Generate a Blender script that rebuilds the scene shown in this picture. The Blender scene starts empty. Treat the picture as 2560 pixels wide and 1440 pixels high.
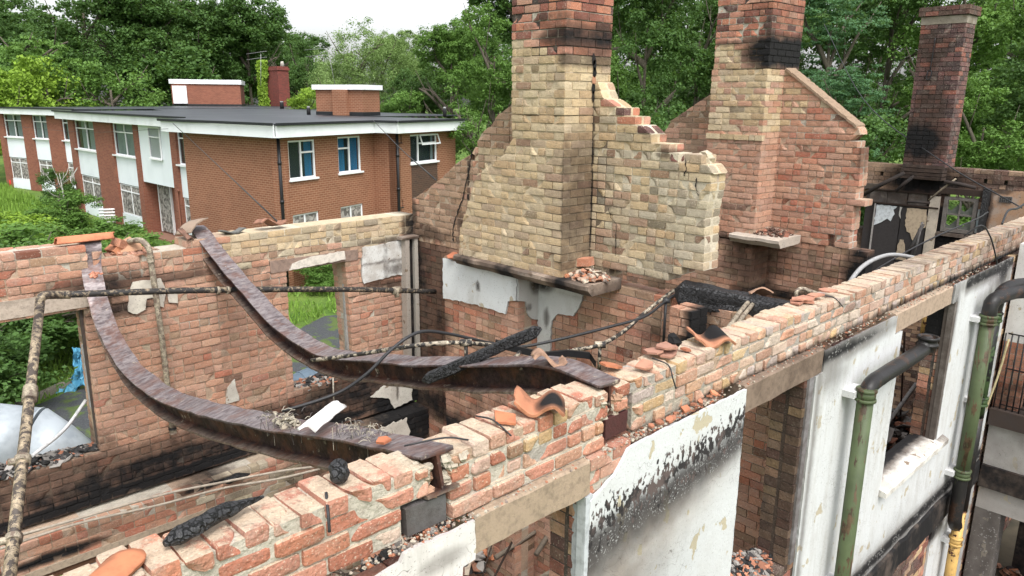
import bpy, math, random
from math import sin, cos, radians, pi, exp, sqrt, floor
from mathutils import Vector, Matrix, noise
from mathutils.geometry import delaunay_2d_cdt
random.seed(7)
S = bpy.context.scene
# ------------------------------------------------------------------ camera
YAW, PIT, ROL, FPX = 0.80587379, 0.2451849, -0.00878675, 1880.44
def _rows():
    cy, sy, cp, sp, cr, sr = cos(YAW), sin(YAW), cos(PIT), sin(PIT), cos(ROL), sin(ROL)
    f = Vector((cp*cy, cp*sy, -sp)); r = Vector((sy, -cy, 0)); d = f.cross(r)
    return cr*r+sr*d, -sr*r+cr*d, f
CR, CD, CF = _rows()
cam = bpy.data.cameras.new('camera'); camo = bpy.data.objects.new('camera', cam)
S.collection.objects.link(camo); S.camera = camo
camo.matrix_world = Matrix(((CR.x, -CD.x, -CF.x, 0), (CR.y, -CD.y, -CF.y, 0), (CR.z, -CD.z, -CF.z, 0), (0, 0, 0, 1)))
cam.sensor_width = 36; cam.lens = FPX/2560*36; cam.clip_end = 2000; cam.clip_start = .05
# ------------------------------------------------------------------ world, sun, exposure
W = bpy.data.worlds.new('World'); S.world = W; W.use_nodes = True
nt = W.node_tree; bg = nt.nodes['Background']
sky = nt.nodes.new('ShaderNodeTexSky'); sky.sky_type = 'NISHITA'; sky.sun_disc = False
sky.sun_elevation = radians(52); sky.sun_rotation = radians(200)
sky.air_density = 1.0; sky.dust_density = 4.0; sky.ozone_density = 1.0
hs = nt.nodes.new('ShaderNodeHueSaturation'); hs.inputs['Saturation'].default_value = .18; hs.inputs['Value'].default_value = 1.3
nt.links.new(sky.outputs[0], hs.inputs['Color']); nt.links.new(hs.outputs[0], bg.inputs[0]); bg.inputs[1].default_value = .15
sun = bpy.data.lights.new('sun', 'SUN'); sun.energy = 1.15; sun.angle = radians(24); sun.color = (1, .97, .92)
suno = bpy.data.objects.new('sun', sun); S.collection.objects.link(suno)
# overcast bright patch of sky behind and left of the camera
sd = Vector((-.35, -.75, 1.25)).normalized()
suno.rotation_euler = sd.to_track_quat('Z', 'Y').to_euler()
sky.sun_elevation = math.asin(sd.z); sky.sun_rotation = math.atan2(sd.x, sd.y)
S.view_settings.view_transform = 'Standard'; S.view_settings.look = 'None'
S.view_settings.gamma = 1; S.view_settings.exposure = 0.82
GZ = -6.1     # ground level; the camera is the origin
# ------------------------------------------------------------------ rays and planes
def ray(px, py):
    return CR*((px-1280)/FPX)+CD*((py-720)/FPX)+CF
def onV(px, py, v): r = ray(px, py); return r*(v/r.y)
def onU(px, py, u): r = ray(px, py); return r*(u/r.x)
def onZ(px, py, z): r = ray(px, py); return r*(z/r.z)
def onD(px, py, d): return ray(px, py).normalized()*d
def sU(px, py, u): p = onU(px, py, u); return (p.y, p.z)
def sV(px, py, v): p = onV(px, py, v); return (p.x, p.z)
# ------------------------------------------------------------------ object helpers
COL = S.collection
class MB:
    def __init__(s): s.v = []; s.f = []; s.c = []; s.mi = []; s.uv = {}; s.sm = []
    def quadbox(s, P, c):
        b = len(s.v); s.v += P; s.c += [c]*8
        for q in ((0,3,2,1),(4,5,6,7),(0,1,5,4),(1,2,6,5),(2,3,7,6),(3,0,4,7)): s.f.append(tuple(b+i for i in q))
    def box(s, x0, x1, y0, y1, z0, z1, c=(.5,.5,.5,0), j=0, fn=None):
        P = [(x0,y0,z0),(x1,y0,z0),(x1,y1,z0),(x0,y1,z0),(x0,y0,z1),(x1,y0,z1),(x1,y1,z1),(x0,y1,z1)]
        if j: P = [(a+random.uniform(-j,j), b+random.uniform(-j,j), d+random.uniform(-j,j)) for a,b,d in P]
        if fn: P = [fn(*p) for p in P]
        s.quadbox(P, c)
    def face(s, P, c=(.5,.5,.5,0)):
        b = len(s.v); s.v += [tuple(p) for p in P]; s.c += [c]*len(P); s.f.append(tuple(range(b, b+len(P))))
    def grid(s, P, w, h, c=(.5,.5,.5,0), closew=False, smooth=True):
        b = len(s.v); s.v += [tuple(p) for p in P]; s.c += (c if isinstance(c, list) else [c]*len(P))
        for i in range(h-1):
            for k in range(w if closew else w-1):
                k2 = (k+1) % w; s.f.append((b+i*w+k, b+i*w+k2, b+(i+1)*w+k2, b+(i+1)*w+k))
                if smooth: s.sm.append(len(s.f)-1)
        return b
    def build(s, name, mat, parent=None, smooth=False):
        me = bpy.data.meshes.new(name)
        off = Vector((0,0,0))
        if parent is not None:
            q = parent
            while q is not None: off += q.location; q = q.parent
        v = [(a-off.x, b-off.y, c-off.z) for a, b, c in s.v] if parent is not None else s.v
        me.from_pydata(v, [], s.f)
        at = me.attributes.new('Col', 'FLOAT_COLOR', 'POINT'); flat = []
        for c in s.c: flat += (c if len(c) == 4 else (*c, 0))
        at.data.foreach_set('color', flat)
        if smooth: me.polygons.foreach_set('use_smooth', [True]*len(me.polygons))
        elif s.sm:
            fl = [False]*len(me.polygons)
            for i in s.sm: fl[i] = True
            me.polygons.foreach_set('use_smooth', fl)
        for m in (mat if isinstance(mat, list) else [mat]): me.materials.append(m)
        if s.mi: me.polygons.foreach_set('material_index', s.mi)
        o = bpy.data.objects.new(name, me); COL.objects.link(o)
        if parent is not None: o.parent = parent
        return o
def thing(name, label, cat, loc=(0,0,0), group=None):
    o = bpy.data.objects.new(name, None); COL.objects.link(o); o.location = loc; o.empty_display_size = .2
    o['label'] = label; o['category'] = cat
    if group: o['group'] = group
    return o
def tag(o, label, cat, group=None):
    o['label'] = label; o['category'] = cat
    if group: o['group'] = group
    return o
def solo(mb, name, mat, label, cat, group=None, smooth=False):
    """one-mesh thing with its origin at its base"""
    xs = [p[0] for p in mb.v]; ys = [p[1] for p in mb.v]; zs = [p[2] for p in mb.v]
    c = Vector(((min(xs)+max(xs))/2, (min(ys)+max(ys))/2, min(zs)))
    mb.v = [(p[0]-c.x, p[1]-c.y, p[2]-c.z) for p in mb.v]
    o = mb.build(name, mat, None, smooth); o.location = c
    return tag(o, label, cat, group)
def struct(o): o['kind'] = 'structure'; return o
# ------------------------------------------------------------------ materials
class NT:
    def __init__(s, name, rough=.9, metal=0, spec=.3):
        s.m = bpy.data.materials.new(name); s.m.use_nodes = True; s.t = s.m.node_tree
        s.b = s.t.nodes['Principled BSDF']; s.b.inputs['Roughness'].default_value = rough
        s.b.inputs['Metallic'].default_value = metal; s.b.inputs['Specular IOR Level'].default_value = spec
        s.tc = s.n('TexCoord')
    def n(s, t, **k):
        o = s.t.nodes.new('ShaderNode'+t)
        for a, b in k.items(): setattr(o, a, b)
        return o
    def l(s, a, b): s.t.links.new(a, b)
    def noise(s, sc, det=4, ro=.6, vec=None, stretch=None):
        o = s.n('TexNoise'); o.inputs['Scale'].default_value = sc; o.inputs['Detail'].default_value = det; o.inputs['Roughness'].default_value = ro
        v = vec or s.tc.outputs['Object']
        if stretch:
            mp = s.n('Mapping'); mp.inputs['Scale'].default_value = stretch; s.l(v, mp.inputs[0]); v = mp.outputs[0]
        s.l(v, o.inputs['Vector']); return o.outputs['Fac']
    def ramp(s, x, a, b, va=0, vb=1):
        o = s.n('MapRange'); o.interpolation_type = 'SMOOTHSTEP'
        for i, q in enumerate((a, b, va, vb)): o.inputs[i+1].default_value = q
        s.l(x, o.inputs[0]); return o.outputs[0]
    def mix(s, f, a, b, mode='MIX'):
        o = s.n('Mix', data_type='RGBA', blend_type=mode)
        for i, q in ((0, f), (6, a), (7, b)):
            if hasattr(q, 'is_linked') or hasattr(q, 'node'): s.l(q, o.inputs[i])
            elif i == 0: o.inputs[0].default_value = q
            else: o.inputs[i].default_value = (*q, 1) if len(q) == 3 else q
        return o.outputs[2]
    def math(s, op, a, b=0):
        o = s.n('Math', operation=op)
        for i, q in enumerate((a, b)):
            if hasattr(q, 'node'): s.l(q, o.inputs[i])
            else: o.inputs[i].default_value = q
        return o.outputs[0]
    def attr(s):
        o = s.n('Attribute', attribute_name='Col'); return o.outputs['Color'], o.outputs['Alpha']
    def col(s, c):
        if hasattr(c, 'node'): s.l(c, s.b.inputs['Base Color'])
        else: s.b.inputs['Base Color'].default_value = (*c, 1)
    def bump(s, h, st=.4, dist=.01):
        o = s.n('Bump'); o.inputs['Strength'].default_value = st; o.inputs['Distance'].default_value = dist
        s.l(h, o.inputs['Height']); s.l(o.outputs[0], s.b.inputs['Normal'])
def soot_mix(N, c, a, sc=6, amp=.7):
    """burnt staining: attribute alpha broken up by noise -> brown, then black"""
    k = N.math('ADD', a, N.math('MULTIPLY', N.math('SUBTRACT', N.noise(sc, 6, .65), .5), amp))
    g = N.ramp(a, .0, .12)
    brown = N.math('MULTIPLY', N.math('MULTIPLY', N.ramp(k, .1, .55), .78), g)
    c = N.mix(brown, c, (.045, .028, .02))
    return N.mix(N.math('MULTIPLY', N.ramp(k, .52, .85), g), c, (.008, .0075, .008))
def m_masonry(name, eff=.35, bump=.5, top=0):
    N = NT(name); c, a = N.attr()
    if top: # mortar bed left on the upward faces
        g = N.n('NewGeometry'); sx = N.n('SeparateXYZ'); N.l(g.outputs['True Normal'], sx.inputs[0])
        up = N.math('MULTIPLY', N.ramp(sx.outputs[2], .55, .85), N.ramp(N.noise(8, 5, .65), .36, .50))
        c = N.mix(N.math('MULTIPLY', up, top), c, N.mix(N.noise(25, 4), (.56, .48, .36), (.40, .31, .22)))
    c = N.mix(N.ramp(N.noise(14, 5), .4, .75), c, N.mix(.28, c, (.10, .06, .045)))
    c = N.mix(N.math('MULTIPLY', N.ramp(N.noise(7, 7, .75), .48, .85), eff), c, (.58, .51, .43))
    c = N.mix(N.math('MULTIPLY', N.ramp(N.noise(70, 3), .52, .68), .5), c, N.mix(.5, c, (.03, .025, .02)))
    c = N.mix(N.math('MULTIPLY', N.ramp(N.noise(95, 2), .6, .7), .4), c, (.7, .62, .5))
    N.col(soot_mix(N, c, a)); N.bump(N.math('ADD', N.noise(60, 5), N.math('MULTIPLY', N.noise(18, 3), 1.4)), bump, .012); return N.m
M = {}
M['brick'] = m_masonry('fired_brick', .45)
M['brick_pale'] = m_masonry('scorched_pale_brick', .3)
M['brick_top'] = m_masonry('broken_wall_head_brick', .42, .75, .85)
def m_attr(name, rough=.85, metal=0, n1=20, dark=.5, bump=.3, sc=6, amp=.7, spec=.3):
    N = NT(name, rough, metal, spec); c, a = N.attr()
    c = N.mix(N.math('MULTIPLY', N.ramp(N.noise(n1, 5), .4, .75), dark), c, N.mix(.7, c, (.02, .018, .016)))
    N.col(soot_mix(N, c, a, sc, amp)); N.bump(N.noise(n1*3, 5), bump, .006); return N.m
M['concrete'] = m_attr('rough_concrete', n1=30, dark=.5, bump=.6)
M['generic'] = m_attr('weathered_surface', n1=25)
M['tile'] = m_attr('terracotta', n1=12, dark=.55, bump=.35, sc=4)
# white render: flaking paint, cracks, soot
def m_render():
    N = NT('flaking_white_render', .75); c, a = N.attr()
    c = N.mix(N.math('MULTIPLY', N.ramp(N.noise(2.2, 5), .45, .7), .25), c, (.50, .50, .49))
    pn = N.noise(7, 5, .55, stretch=(1, 1, .75))
    peel = N.ramp(pn, .635, .645); c = N.mix(peel, c, (.42, .37, .28)); st_ = N.ramp(N.noise(3, 6, .7, stretch=(3, 1, .5)), .42, .7); c = N.mix(N.math('MULTIPLY', st_, .5), c, (.38, .36, .33))
    v = N.n('TexVoronoi', feature='DISTANCE_TO_EDGE'); v.inputs['Scale'].default_value = 5.5
    mp = N.n('Mapping'); wn = N.n('TexNoise'); wn.inputs['Scale'].default_value = 5; N.l(N.tc.outputs['Object'], wn.inputs['Vector'])
    ad = N.n('VectorMath', operation='ADD'); N.l(N.tc.outputs['Object'], ad.inputs[0]); N.l(wn.outputs['Color'], ad.inputs[1]); N.l(ad.outputs[0], v.inputs['Vector'])
    crack = N.math('MULTIPLY', N.ramp(v.outputs['Distance'], .0, .012, 1, 0), N.ramp(N.noise(2.5, 2), .52, .6))
    c = N.mix(N.math('MULTIPLY', crack, .75), c, (.12, .10, .09))
    c = N.mix(N.math('MULTIPLY', N.ramp(N.noise(90, 2), .66, .7), .6), c, (.1, .09, .08))
    # soot: smooth greying plus flaked white specks left inside it
    g = N.math('MULTIPLY', N.ramp(a, .02, .9), 1.0)
    k = N.math('ADD', a, N.math('MULTIPLY', N.math('SUBTRACT', N.noise(5, 5), .5), .35))
    c = N.mix(N.math('MULTIPLY', N.ramp(k, .08, .6), .72), c, (.10, .085, .075))
    c = N.mix(N.ramp(k, .55, .9), c, (.012, .011, .012))
    sp = N.n('TexVoronoi'); sp.inputs['Scale'].default_value = 38; N.l(N.tc.outputs['Object'], sp.inputs['Vector'])
    fl = N.math('MULTIPLY', N.math('MULTIPLY', N.ramp(sp.outputs['Distance'], .28, .36, 1, 0), N.ramp(a, .5, .65)), N.ramp(N.noise(11, 3), .5, .56))
    c = N.mix(N.math('MULTIPLY', fl, .45), c, (.45, .44, .43))
    N.col(c); N.bump(N.math('SUBTRACT', N.math('ADD', N.noise(40, 4), N.math('MULTIPLY', N.noise(6, 3), 2)), N.math('ADD', peel, crack)), .35, .006); return N.m
M['render'] = m_render()
def m_flaked():
    # Col: r = how much paint has flaked off, g = smoke, b = warm tint
    N = NT('flaked_render', .8); c0, a = N.attr(); sp = N.n('SeparateColor'); N.l(c0, sp.inputs[0]); R, G, Bq = sp.outputs[0], sp.outputs[1], sp.outputs[2]
    c = N.mix(N.math('MULTIPLY', N.ramp(N.noise(3, 5), .4, .65), .3), (.54, .55, .555), (.43, .42, .405))
    c = N.mix(N.math('MULTIPLY', Bq, N.ramp(N.noise(2.6, 4), .3, .6, .5, 1)), c, (.40, .35, .31))
    pe = N.ramp(N.noise(6, 5, .55, stretch=(1, 1, .7)), .625, .635); c = N.mix(pe, c, (.42, .37, .27))
    c = N.mix(N.math('MULTIPLY', N.ramp(N.noise(75, 3), .60, .68), .5), c, (.22, .19, .17))
    v = N.n('TexVoronoi', feature='DISTANCE_TO_EDGE'); v.inputs['Scale'].default_value = 6
    wn = N.n('TexNoise'); wn.inputs['Scale'].default_value = 5; N.l(N.tc.outputs['Object'], wn.inputs['Vector'])
    ad = N.n('VectorMath', operation='ADD'); N.l(N.tc.outputs['Object'], ad.inputs[0]); N.l(wn.outputs['Color'], ad.inputs[1]); N.l(ad.outputs[0], v.inputs['Vector'])
    crack = N.math('MULTIPLY', N.ramp(v.outputs['Distance'], .0, .014, 1, 0), N.ramp(N.noise(2.5, 2), .45, .55))
    c = N.mix(N.math('MULTIPLY', crack, .8), c, (.10, .08, .07))
    g2 = N.math('ADD', G, N.math('MULTIPLY', N.math('SUBTRACT', N.noise(7, 6), .5), N.ramp(G, 0, .4, 0, .35)))
    dark = N.mix(N.ramp(g2, 0, 1.0), c, (.035, .03, .03))
    # white blisters of paint standing on the smoke
    n2 = N.noise(80, 4, .6); sp2 = N.math('MULTIPLY', N.math('MULTIPLY', N.ramp(n2, .56, .62), N.ramp(R, .02, .3)), N.ramp(N.noise(12, 4), .42, .58, .15, 1)); dark = N.mix(N.math('MULTIPLY', sp2, .7), dark, (.5, .5, .5))
    n1 = N.noise(24, 6, .6, stretch=(1.3, 1, .75)); thr = N.math('SUBTRACT', .70, N.math('MULTIPLY', R, .27)); lost = N.ramp(N.math('SUBTRACT', n1, thr), -.005, .02)
    lost = N.math('MULTIPLY', lost, N.ramp(R, .03, .15)); k = N.mix(N.ramp(N.noise(9, 3), .45, .6), (.025, .022, .023), (.10, .075, .07))
    c = N.mix(lost, dark, k); N.col(c)
    N.bump(N.math('SUBTRACT', N.math('ADD', N.noise(40, 4), N.math('MULTIPLY', N.noise(6, 3), 2)), N.math('ADD', N.math('ADD', lost, pe), crack)), .4, .006); return N.m
M['flaked'] = m_flaked()
# the same render where the paint has blistered off in black flakes (col green channel marks it)
def m_plaster():
    N = NT('cracked_plaster', .85); c, a = N.attr()
    c = N.mix(N.math('MULTIPLY', N.ramp(N.noise(5, 5), .42, .62), .6), c, (.34, .30, .26))
    c = N.mix(N.ramp(N.noise(9, 4), .64, .66), c, (.20, .15, .11))
    c = N.mix(N.math('MULTIPLY', N.ramp(N.noise(60, 3), .6, .68), .6), c, (.08, .07, .06))
    N.col(soot_mix(N, c, a, 8)); N.bump(N.noise(30, 5), .4, .006); return N.m
M['plaster'] = m_plaster()
def m_steel():
    N = NT('scorched_steel', .5, .35); c, a = N.attr()
    st = N.noise(10, 7, .7, stretch=(1.2, 3.5, 3.5))
    k0 = c; c = N.mix(N.ramp(st, .36, .64), N.mix(1, k0, (.42, .38, .40), 'MULTIPLY'), k0)
    c = N.mix(N.math('MULTIPLY', N.ramp(N.noise(5, 8, .75), .46, .60), .8), c, N.mix(.6, c, (.15, .06, .035)))
    c = N.mix(N.math('MULTIPLY', N.ramp(N.noise(22, 5, .7), .60, .66), N.ramp(N.noise(2.3, 2), .45, .6)), c, (.42, .36, .29))
    N.col(c)
    N.l(N.ramp(N.noise(9, 4), .4, .6, .42, .7), N.b.inputs['Roughness']); N.bump(N.noise(50, 5), .35, .005); return N.m
M['steel'] = m_steel()
def m_mottled(name, base, flake, thr, sc, rough=.55, stretch=None):
    N = NT(name, rough); c = N.mix(N.ramp(N.noise(sc*.6, 3), .3, .7), base, tuple(x*1.5 for x in base))
    f = N.ramp(N.noise(sc, 7, .68, stretch=stretch), thr, thr+.02)
    c = N.mix(f, c, N.mix(N.ramp(N.noise(sc*2, 3), .4, .6), flake, tuple(x*.5 for x in flake)))
    N.col(c); N.bump(N.math('ADD', f, N.noise(60, 3)), .4, .004); return N.m
M['pipe_black'] = m_mottled('black_pipe_flaking_cream', (.022, .020, .019), (.33, .26, .18), .54, 30)
M['pipe_beige'] = m_mottled('beige_flaking_pipe', (.05, .04, .034), (.40, .32, .22), .485, 26)
M['pipe_cream'] = m_mottled('cream_pipe_flaking', (.12, .09, .07), (.42, .36, .27), .46, 26)
M['pipe_thin'] = m_mottled('mottled_conduit', (.02, .018, .017), (.5, .43, .33), .50, 22)
M['pipe_green'] = m_mottled('green_painted_iron', (.052, .068, .032), (.085, .055, .03), .54, 6, .55, (2, 2, .5))
M['pipe_green_dark'] = m_mottled('sooted_green_iron', (.035, .06, .022), (.012, .012, .012), .50, 4, .5)
M['pipe_soot'] = m_mottled('burnt_iron', (.013, .012, .012), (.07, .04, .028), .56, 7, .45)
M['pipe_yellow'] = m_mottled('yellow_rusty_iron', (.38, .24, .08), (.10, .04, .02), .53, 9)
def m_char():
    N = NT('charred_timber', .55, 0, .5); v = N.n('TexVoronoi', feature='DISTANCE_TO_EDGE'); v.inputs['Scale'].default_value = 36
    wn = N.n('TexNoise'); wn.inputs['Scale'].default_value = 25; N.l(N.tc.outputs['Object'], wn.inputs['Vector'])
    sc_ = N.n('VectorMath', operation='SCALE'); sc_.inputs['Scale'].default_value = .05; N.l(wn.outputs['Color'], sc_.inputs[0])
    ad = N.n('VectorMath', operation='ADD'); N.l(N.tc.outputs['Object'], ad.inputs[0]); N.l(sc_.outputs[0], ad.inputs[1]); N.l(ad.outputs[0], v.inputs['Vector']); e = N.ramp(v.outputs['Distance'], 0, .12)
    N.col(N.mix(e, (.002, .002, .002), N.mix(N.noise(30, 3), (.008, .008, .009), (.03, .03, .033)))); N.bump(N.math('ADD', e, N.math('MULTIPLY', N.noise(70, 3), .4)), 1, .02); return N.m
M['char'] = m_char()
def m_plain(name, c, rough=.6, n1=15, dark=.3, dc=None, metal=0, bump=.15):
    N = NT(name, rough, metal); dc = dc or tuple(x*.45 for x in c)
    N.col(N.mix(N.math('MULTIPLY', N.ramp(N.noise(n1, 5), .4, .75), dark), c, dc)); N.bump(N.noise(n1*3, 3), bump, .004); return N.m
M['upvc'] = m_plain('white_window_frame', (.78, .79, .80), .4, 3, .15)
M['fascia'] = m_plain('white_fascia_board', (.74, .77, .78), .5, 1.2, .35, (.45, .48, .46))
M['panel'] = m_plain('white_cladding_panel', (.74, .79, .82), .5, .8, .3, (.52, .58, .60))
M['blackmetal'] = m_plain('black_painted_iron', (.016, .016, .018), .4, 20, .4)
M['cable'] = m_plain('burnt_cable', (.03, .03, .032), .5, 30, .5)
M['greyhose'] = m_plain('grey_plastic_conduit', (.30, .30, .30), .5, 20, .4)
M['felt'] = m_plain('roofing_felt', (.026, .030, .036), .42, .5, .8, (.065, .07, .08))
M['felt_edge'] = m_plain('felt_edge', (.018, .02, .022), .6)
M['lead'] = m_plain('grey_lead', (.12, .125, .13), .5, 20, .5)
M['tank'] = m_plain('galvanised_sheet', (.40, .44, .47), .45, 5, .7, (.24, .27, .30), .2)
M['duct'] = m_plain('blue_grey_plastic', (.15, .21, .27), .5, 3, .5)
M['tarp'] = m_plain('blue_tarpaulin', (.10, .33, .50), .5, 6, .5)
M['curtain_blue'] = m_plain('blue_curtain', (.01, .24, .50), .8, 30, .4)
M['curtain_pale'] = m_plain('pale_blind', (.33, .42, .42), .8, 2, .4)
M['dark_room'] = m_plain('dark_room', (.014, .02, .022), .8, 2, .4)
N = NT('tarmac', .95); c = N.mix(N.ramp(N.noise(30, 5), .4, .7), (.045, .048, .053), (.085, .09, .095)); c = N.mix(N.ramp(N.noise(1.3, 7, .7), .50, .56), c, N.mix(N.noise(12, 4), (.035, .075, .012), (.12, .15, .05))); N.col(c); N.bump(N.noise(30, 5), .6, .02); M['tarmac'] = N.m
M['bark'] = m_plain('bark', (.10, .085, .065), .9, 12, .6)
M['red'] = m_plain('red_plastic', (.5, .03, .02), .5)
M['dirt'] = m_plain('dirt', (.10, .085, .06), .95, 3, .7, (.03, .03, .025), 0, .5)
N = NT('window_glass', .08, 0, .6); N.col((.035, .05, .055)); M['glass'] = N.m
N.b.inputs['Alpha'].default_value = .45
N = NT('chipboard', .85); v = N.n('TexVoronoi'); v.inputs['Scale'].default_value = 9
N.l(N.tc.outputs['Object'], v.inputs['Vector']); bw = N.n('RGBToBW'); N.l(v.outputs['Color'], bw.inputs[0])
N.col(N.mix(N.ramp(bw.outputs[0], .25, .8), (.11, .10, .09), (.36, .34, .31))); M['osb'] = N.m
def m_wallbrick(name, c1, c2, mo, bw=.215, bh=.0735, dark=.25):
    N = NT(name, .85); uv = N.n('Attribute', attribute_name='BUV')
    b = N.n('TexBrick'); b.inputs['Scale'].default_value = 1; b.inputs['Brick Width'].default_value = bw; b.inputs['Row Height'].default_value = bh
    b.inputs['Mortar Size'].default_value = .008; b.inputs['Mortar Smooth'].default_value = .3; b.inputs['Color1'].default_value = (*c1, 1); b.inputs['Color2'].default_value = (*c2, 1); b.inputs['Mortar'].default_value = (*mo, 1)
    N.l(uv.outputs['Vector'], b.inputs['Vector'])
    c = N.mix(N.math('MULTIPLY', N.ramp(N.noise(.9, 5), .4, .7), dark), b.outputs['Color'], N.mix(.6, b.outputs['Color'], (.05, .03, .02)))
    N.col(c); N.bump(b.outputs['Fac'], -.3, .01); return N.m
M['annex_brick'] = m_wallbrick('annex_brown_brick', (.20, .078, .042), (.245, .10, .055), (.36, .23, .15))
M['annex_brick_red'] = m_wallbrick('annex_red_brick', (.26, .095, .058), (.19, .065, .042), (.24, .13, .09))
M['old_red_brick'] = m_wallbrick('old_red_brick', (.21, .05, .04), (.12, .035, .03), (.15, .07, .05))
M['annex_brick_dark'] = m_wallbrick('annex_dark_brick', (.06, .035, .028), (.085, .045, .032), (.12, .085, .06))
def m_leaf(name, c1, c2, tr=.35):
    N = NT(name, .55, 0, .25); c, a = N.attr(); c = N.mix(N.noise(.6, 3), c1, c2)
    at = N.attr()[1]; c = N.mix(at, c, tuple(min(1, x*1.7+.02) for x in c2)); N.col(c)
    t = N.n('BsdfTranslucent'); N.l(N.mix(.3, c, (.25, .38, .05)), t.inputs[0]); mx = N.n('MixShader'); mx.inputs[0].default_value = tr
    out = N.t.nodes['Material Output']; N.l(N.b.outputs[0], mx.inputs[1]); N.l(t.outputs[0], mx.inputs[2]); N.l(mx.outputs[0], out.inputs[0]); return N.m
M['leaf_dark'] = m_leaf('dark_foliage', (.040, .088, .021), (.062, .128, .027))
M['leaf_mid'] = m_leaf('mid_foliage', (.065, .14, .026), (.10, .19, .034))
M['leaf_blue'] = m_leaf('bluish_foliage', (.045, .11, .045), (.075, .165, .07))
M['leaf_pale'] = m_leaf('pale_willow_foliage', (.115, .19, .055), (.17, .25, .08))
M['leaf_lime'] = m_leaf('lime_foliage', (.12, .22, .02), (.20, .31, .03))
M['grassblade'] = m_leaf('grass_blades', (.075, .17, .02), (.16, .26, .04), .25)
N = NT('meadow', .95)
c = N.mix(N.ramp(N.noise(.5, 6), .35, .65), (.06, .13, .018), (.13, .20, .035)); c = N.mix(N.ramp(N.noise(2.5, 6, .7), .58, .7), c, (.13, .10, .05))
N.col(c); N.bump(N.noise(6, 6), 1, .1); M['meadow'] = N.m
# ------------------------------------------------------------------ brickwork
PAL = dict(
    red=[(.41,.17,.105), (.44,.205,.135), (.36,.14,.09), (.45,.25,.18), (.40,.185,.13)],
    pink=[(.44,.245,.165), (.46,.275,.19), (.42,.22,.145), (.45,.265,.19), (.39,.225,.16)],
    cream=[(.48,.375,.235), (.50,.40,.26), (.46,.345,.205), (.43,.305,.18), (.47,.355,.215), (.41,.31,.21), (.50,.40,.27)],
    brown=[(.30,.19,.12), (.34,.225,.15), (.26,.165,.11), (.36,.24,.165)],
    greyc=[(.44,.38,.27), (.38,.315,.22), (.31,.26,.19), (.46,.40,.30), (.41,.34,.23)],
    whitish=[(.48,.36,.29), (.52,.42,.35), (.44,.29,.23), (.47,.33,.25), (.42,.34,.31), (.48,.28,.20)],
    yellow=[(.45,.30,.16), (.48,.34,.20), (.45,.24,.14), (.47,.28,.18), (.44,.33,.25)],
    sootred=[(.20,.075,.055), (.13,.055,.045), (.25,.09,.065), (.10,.05,.045)],
    charred=[(.11,.055,.052), (.08,.045,.045), (.14,.065,.06), (.06,.04,.04)],
    dark=[(.08,.05,.04), (.11,.065,.05), (.14,.08,.06)])
MORT = dict(red=(.44,.40,.335), pink=(.40,.29,.21), cream=(.50,.41,.28), brown=(.38,.30,.22), greyc=(.53,.47,.36), whitish=(.33,.30,.265), yellow=(.36,.325,.265), sootred=(.05,.04,.036), dark=(.07,.055,.045), charred=(.05,.042,.04))
def pick(pal, r): 
    c = PAL[pal][int(r.random()*len(PAL[pal]))]; k = r.uniform(.86, 1.12); return (c[0]*k, c[1]*k, c[2]*k)
def blobs(L):
    """soot function from ellipses (s, z, rs, rz, strength[, slope])"""
    def f(s, z):
        m = 0
        for b in L:
            ds = (s-b[0])/b[2]; dz = (z-b[1]-(b[5]*(s-b[0]) if len(b) > 5 else 0))/b[3]
            q = ds*ds+dz*dz
            if q < 5: m = max(m, b[4]*exp(-q*q*.6))
        return m
    return f
def inpoly(P, x, y):
    c = False; n = len(P)
    for i in range(n):
        x0, y0 = P[i]; x1, y1 = P[i-1]
        if (y0 > y) != (y1 > y) and x < (x1-x0)*(y-y0)/(y1-y0)+x0: c = not c
    return c
def scan(P, z):
    X = []; n = len(P)
    for i in range(n):
        (x0, y0), (x1, y1) = P[i], P[i-1]
        if (y0 > z) != (y1 > z): X.append((x1-x0)*(z-y0)/(y1-y0)+x0)
    X.sort(); return [(X[i], X[i+1]) for i in range(0, len(X)-1, 2)]
def minus(I, H):
    out = []
    for a, b in I:
        seg = [(a, b)]
        for c, d in H:
            ns = []
            for p, q in seg:
                if d <= p or c >= q: ns.append((p, q)); continue
                if c > p: ns.append((p, c))
                if d < q: ns.append((d, q))
            seg = ns
        out += seg
    return [q for q in out if q[1]-q[0] > .03]
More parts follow.
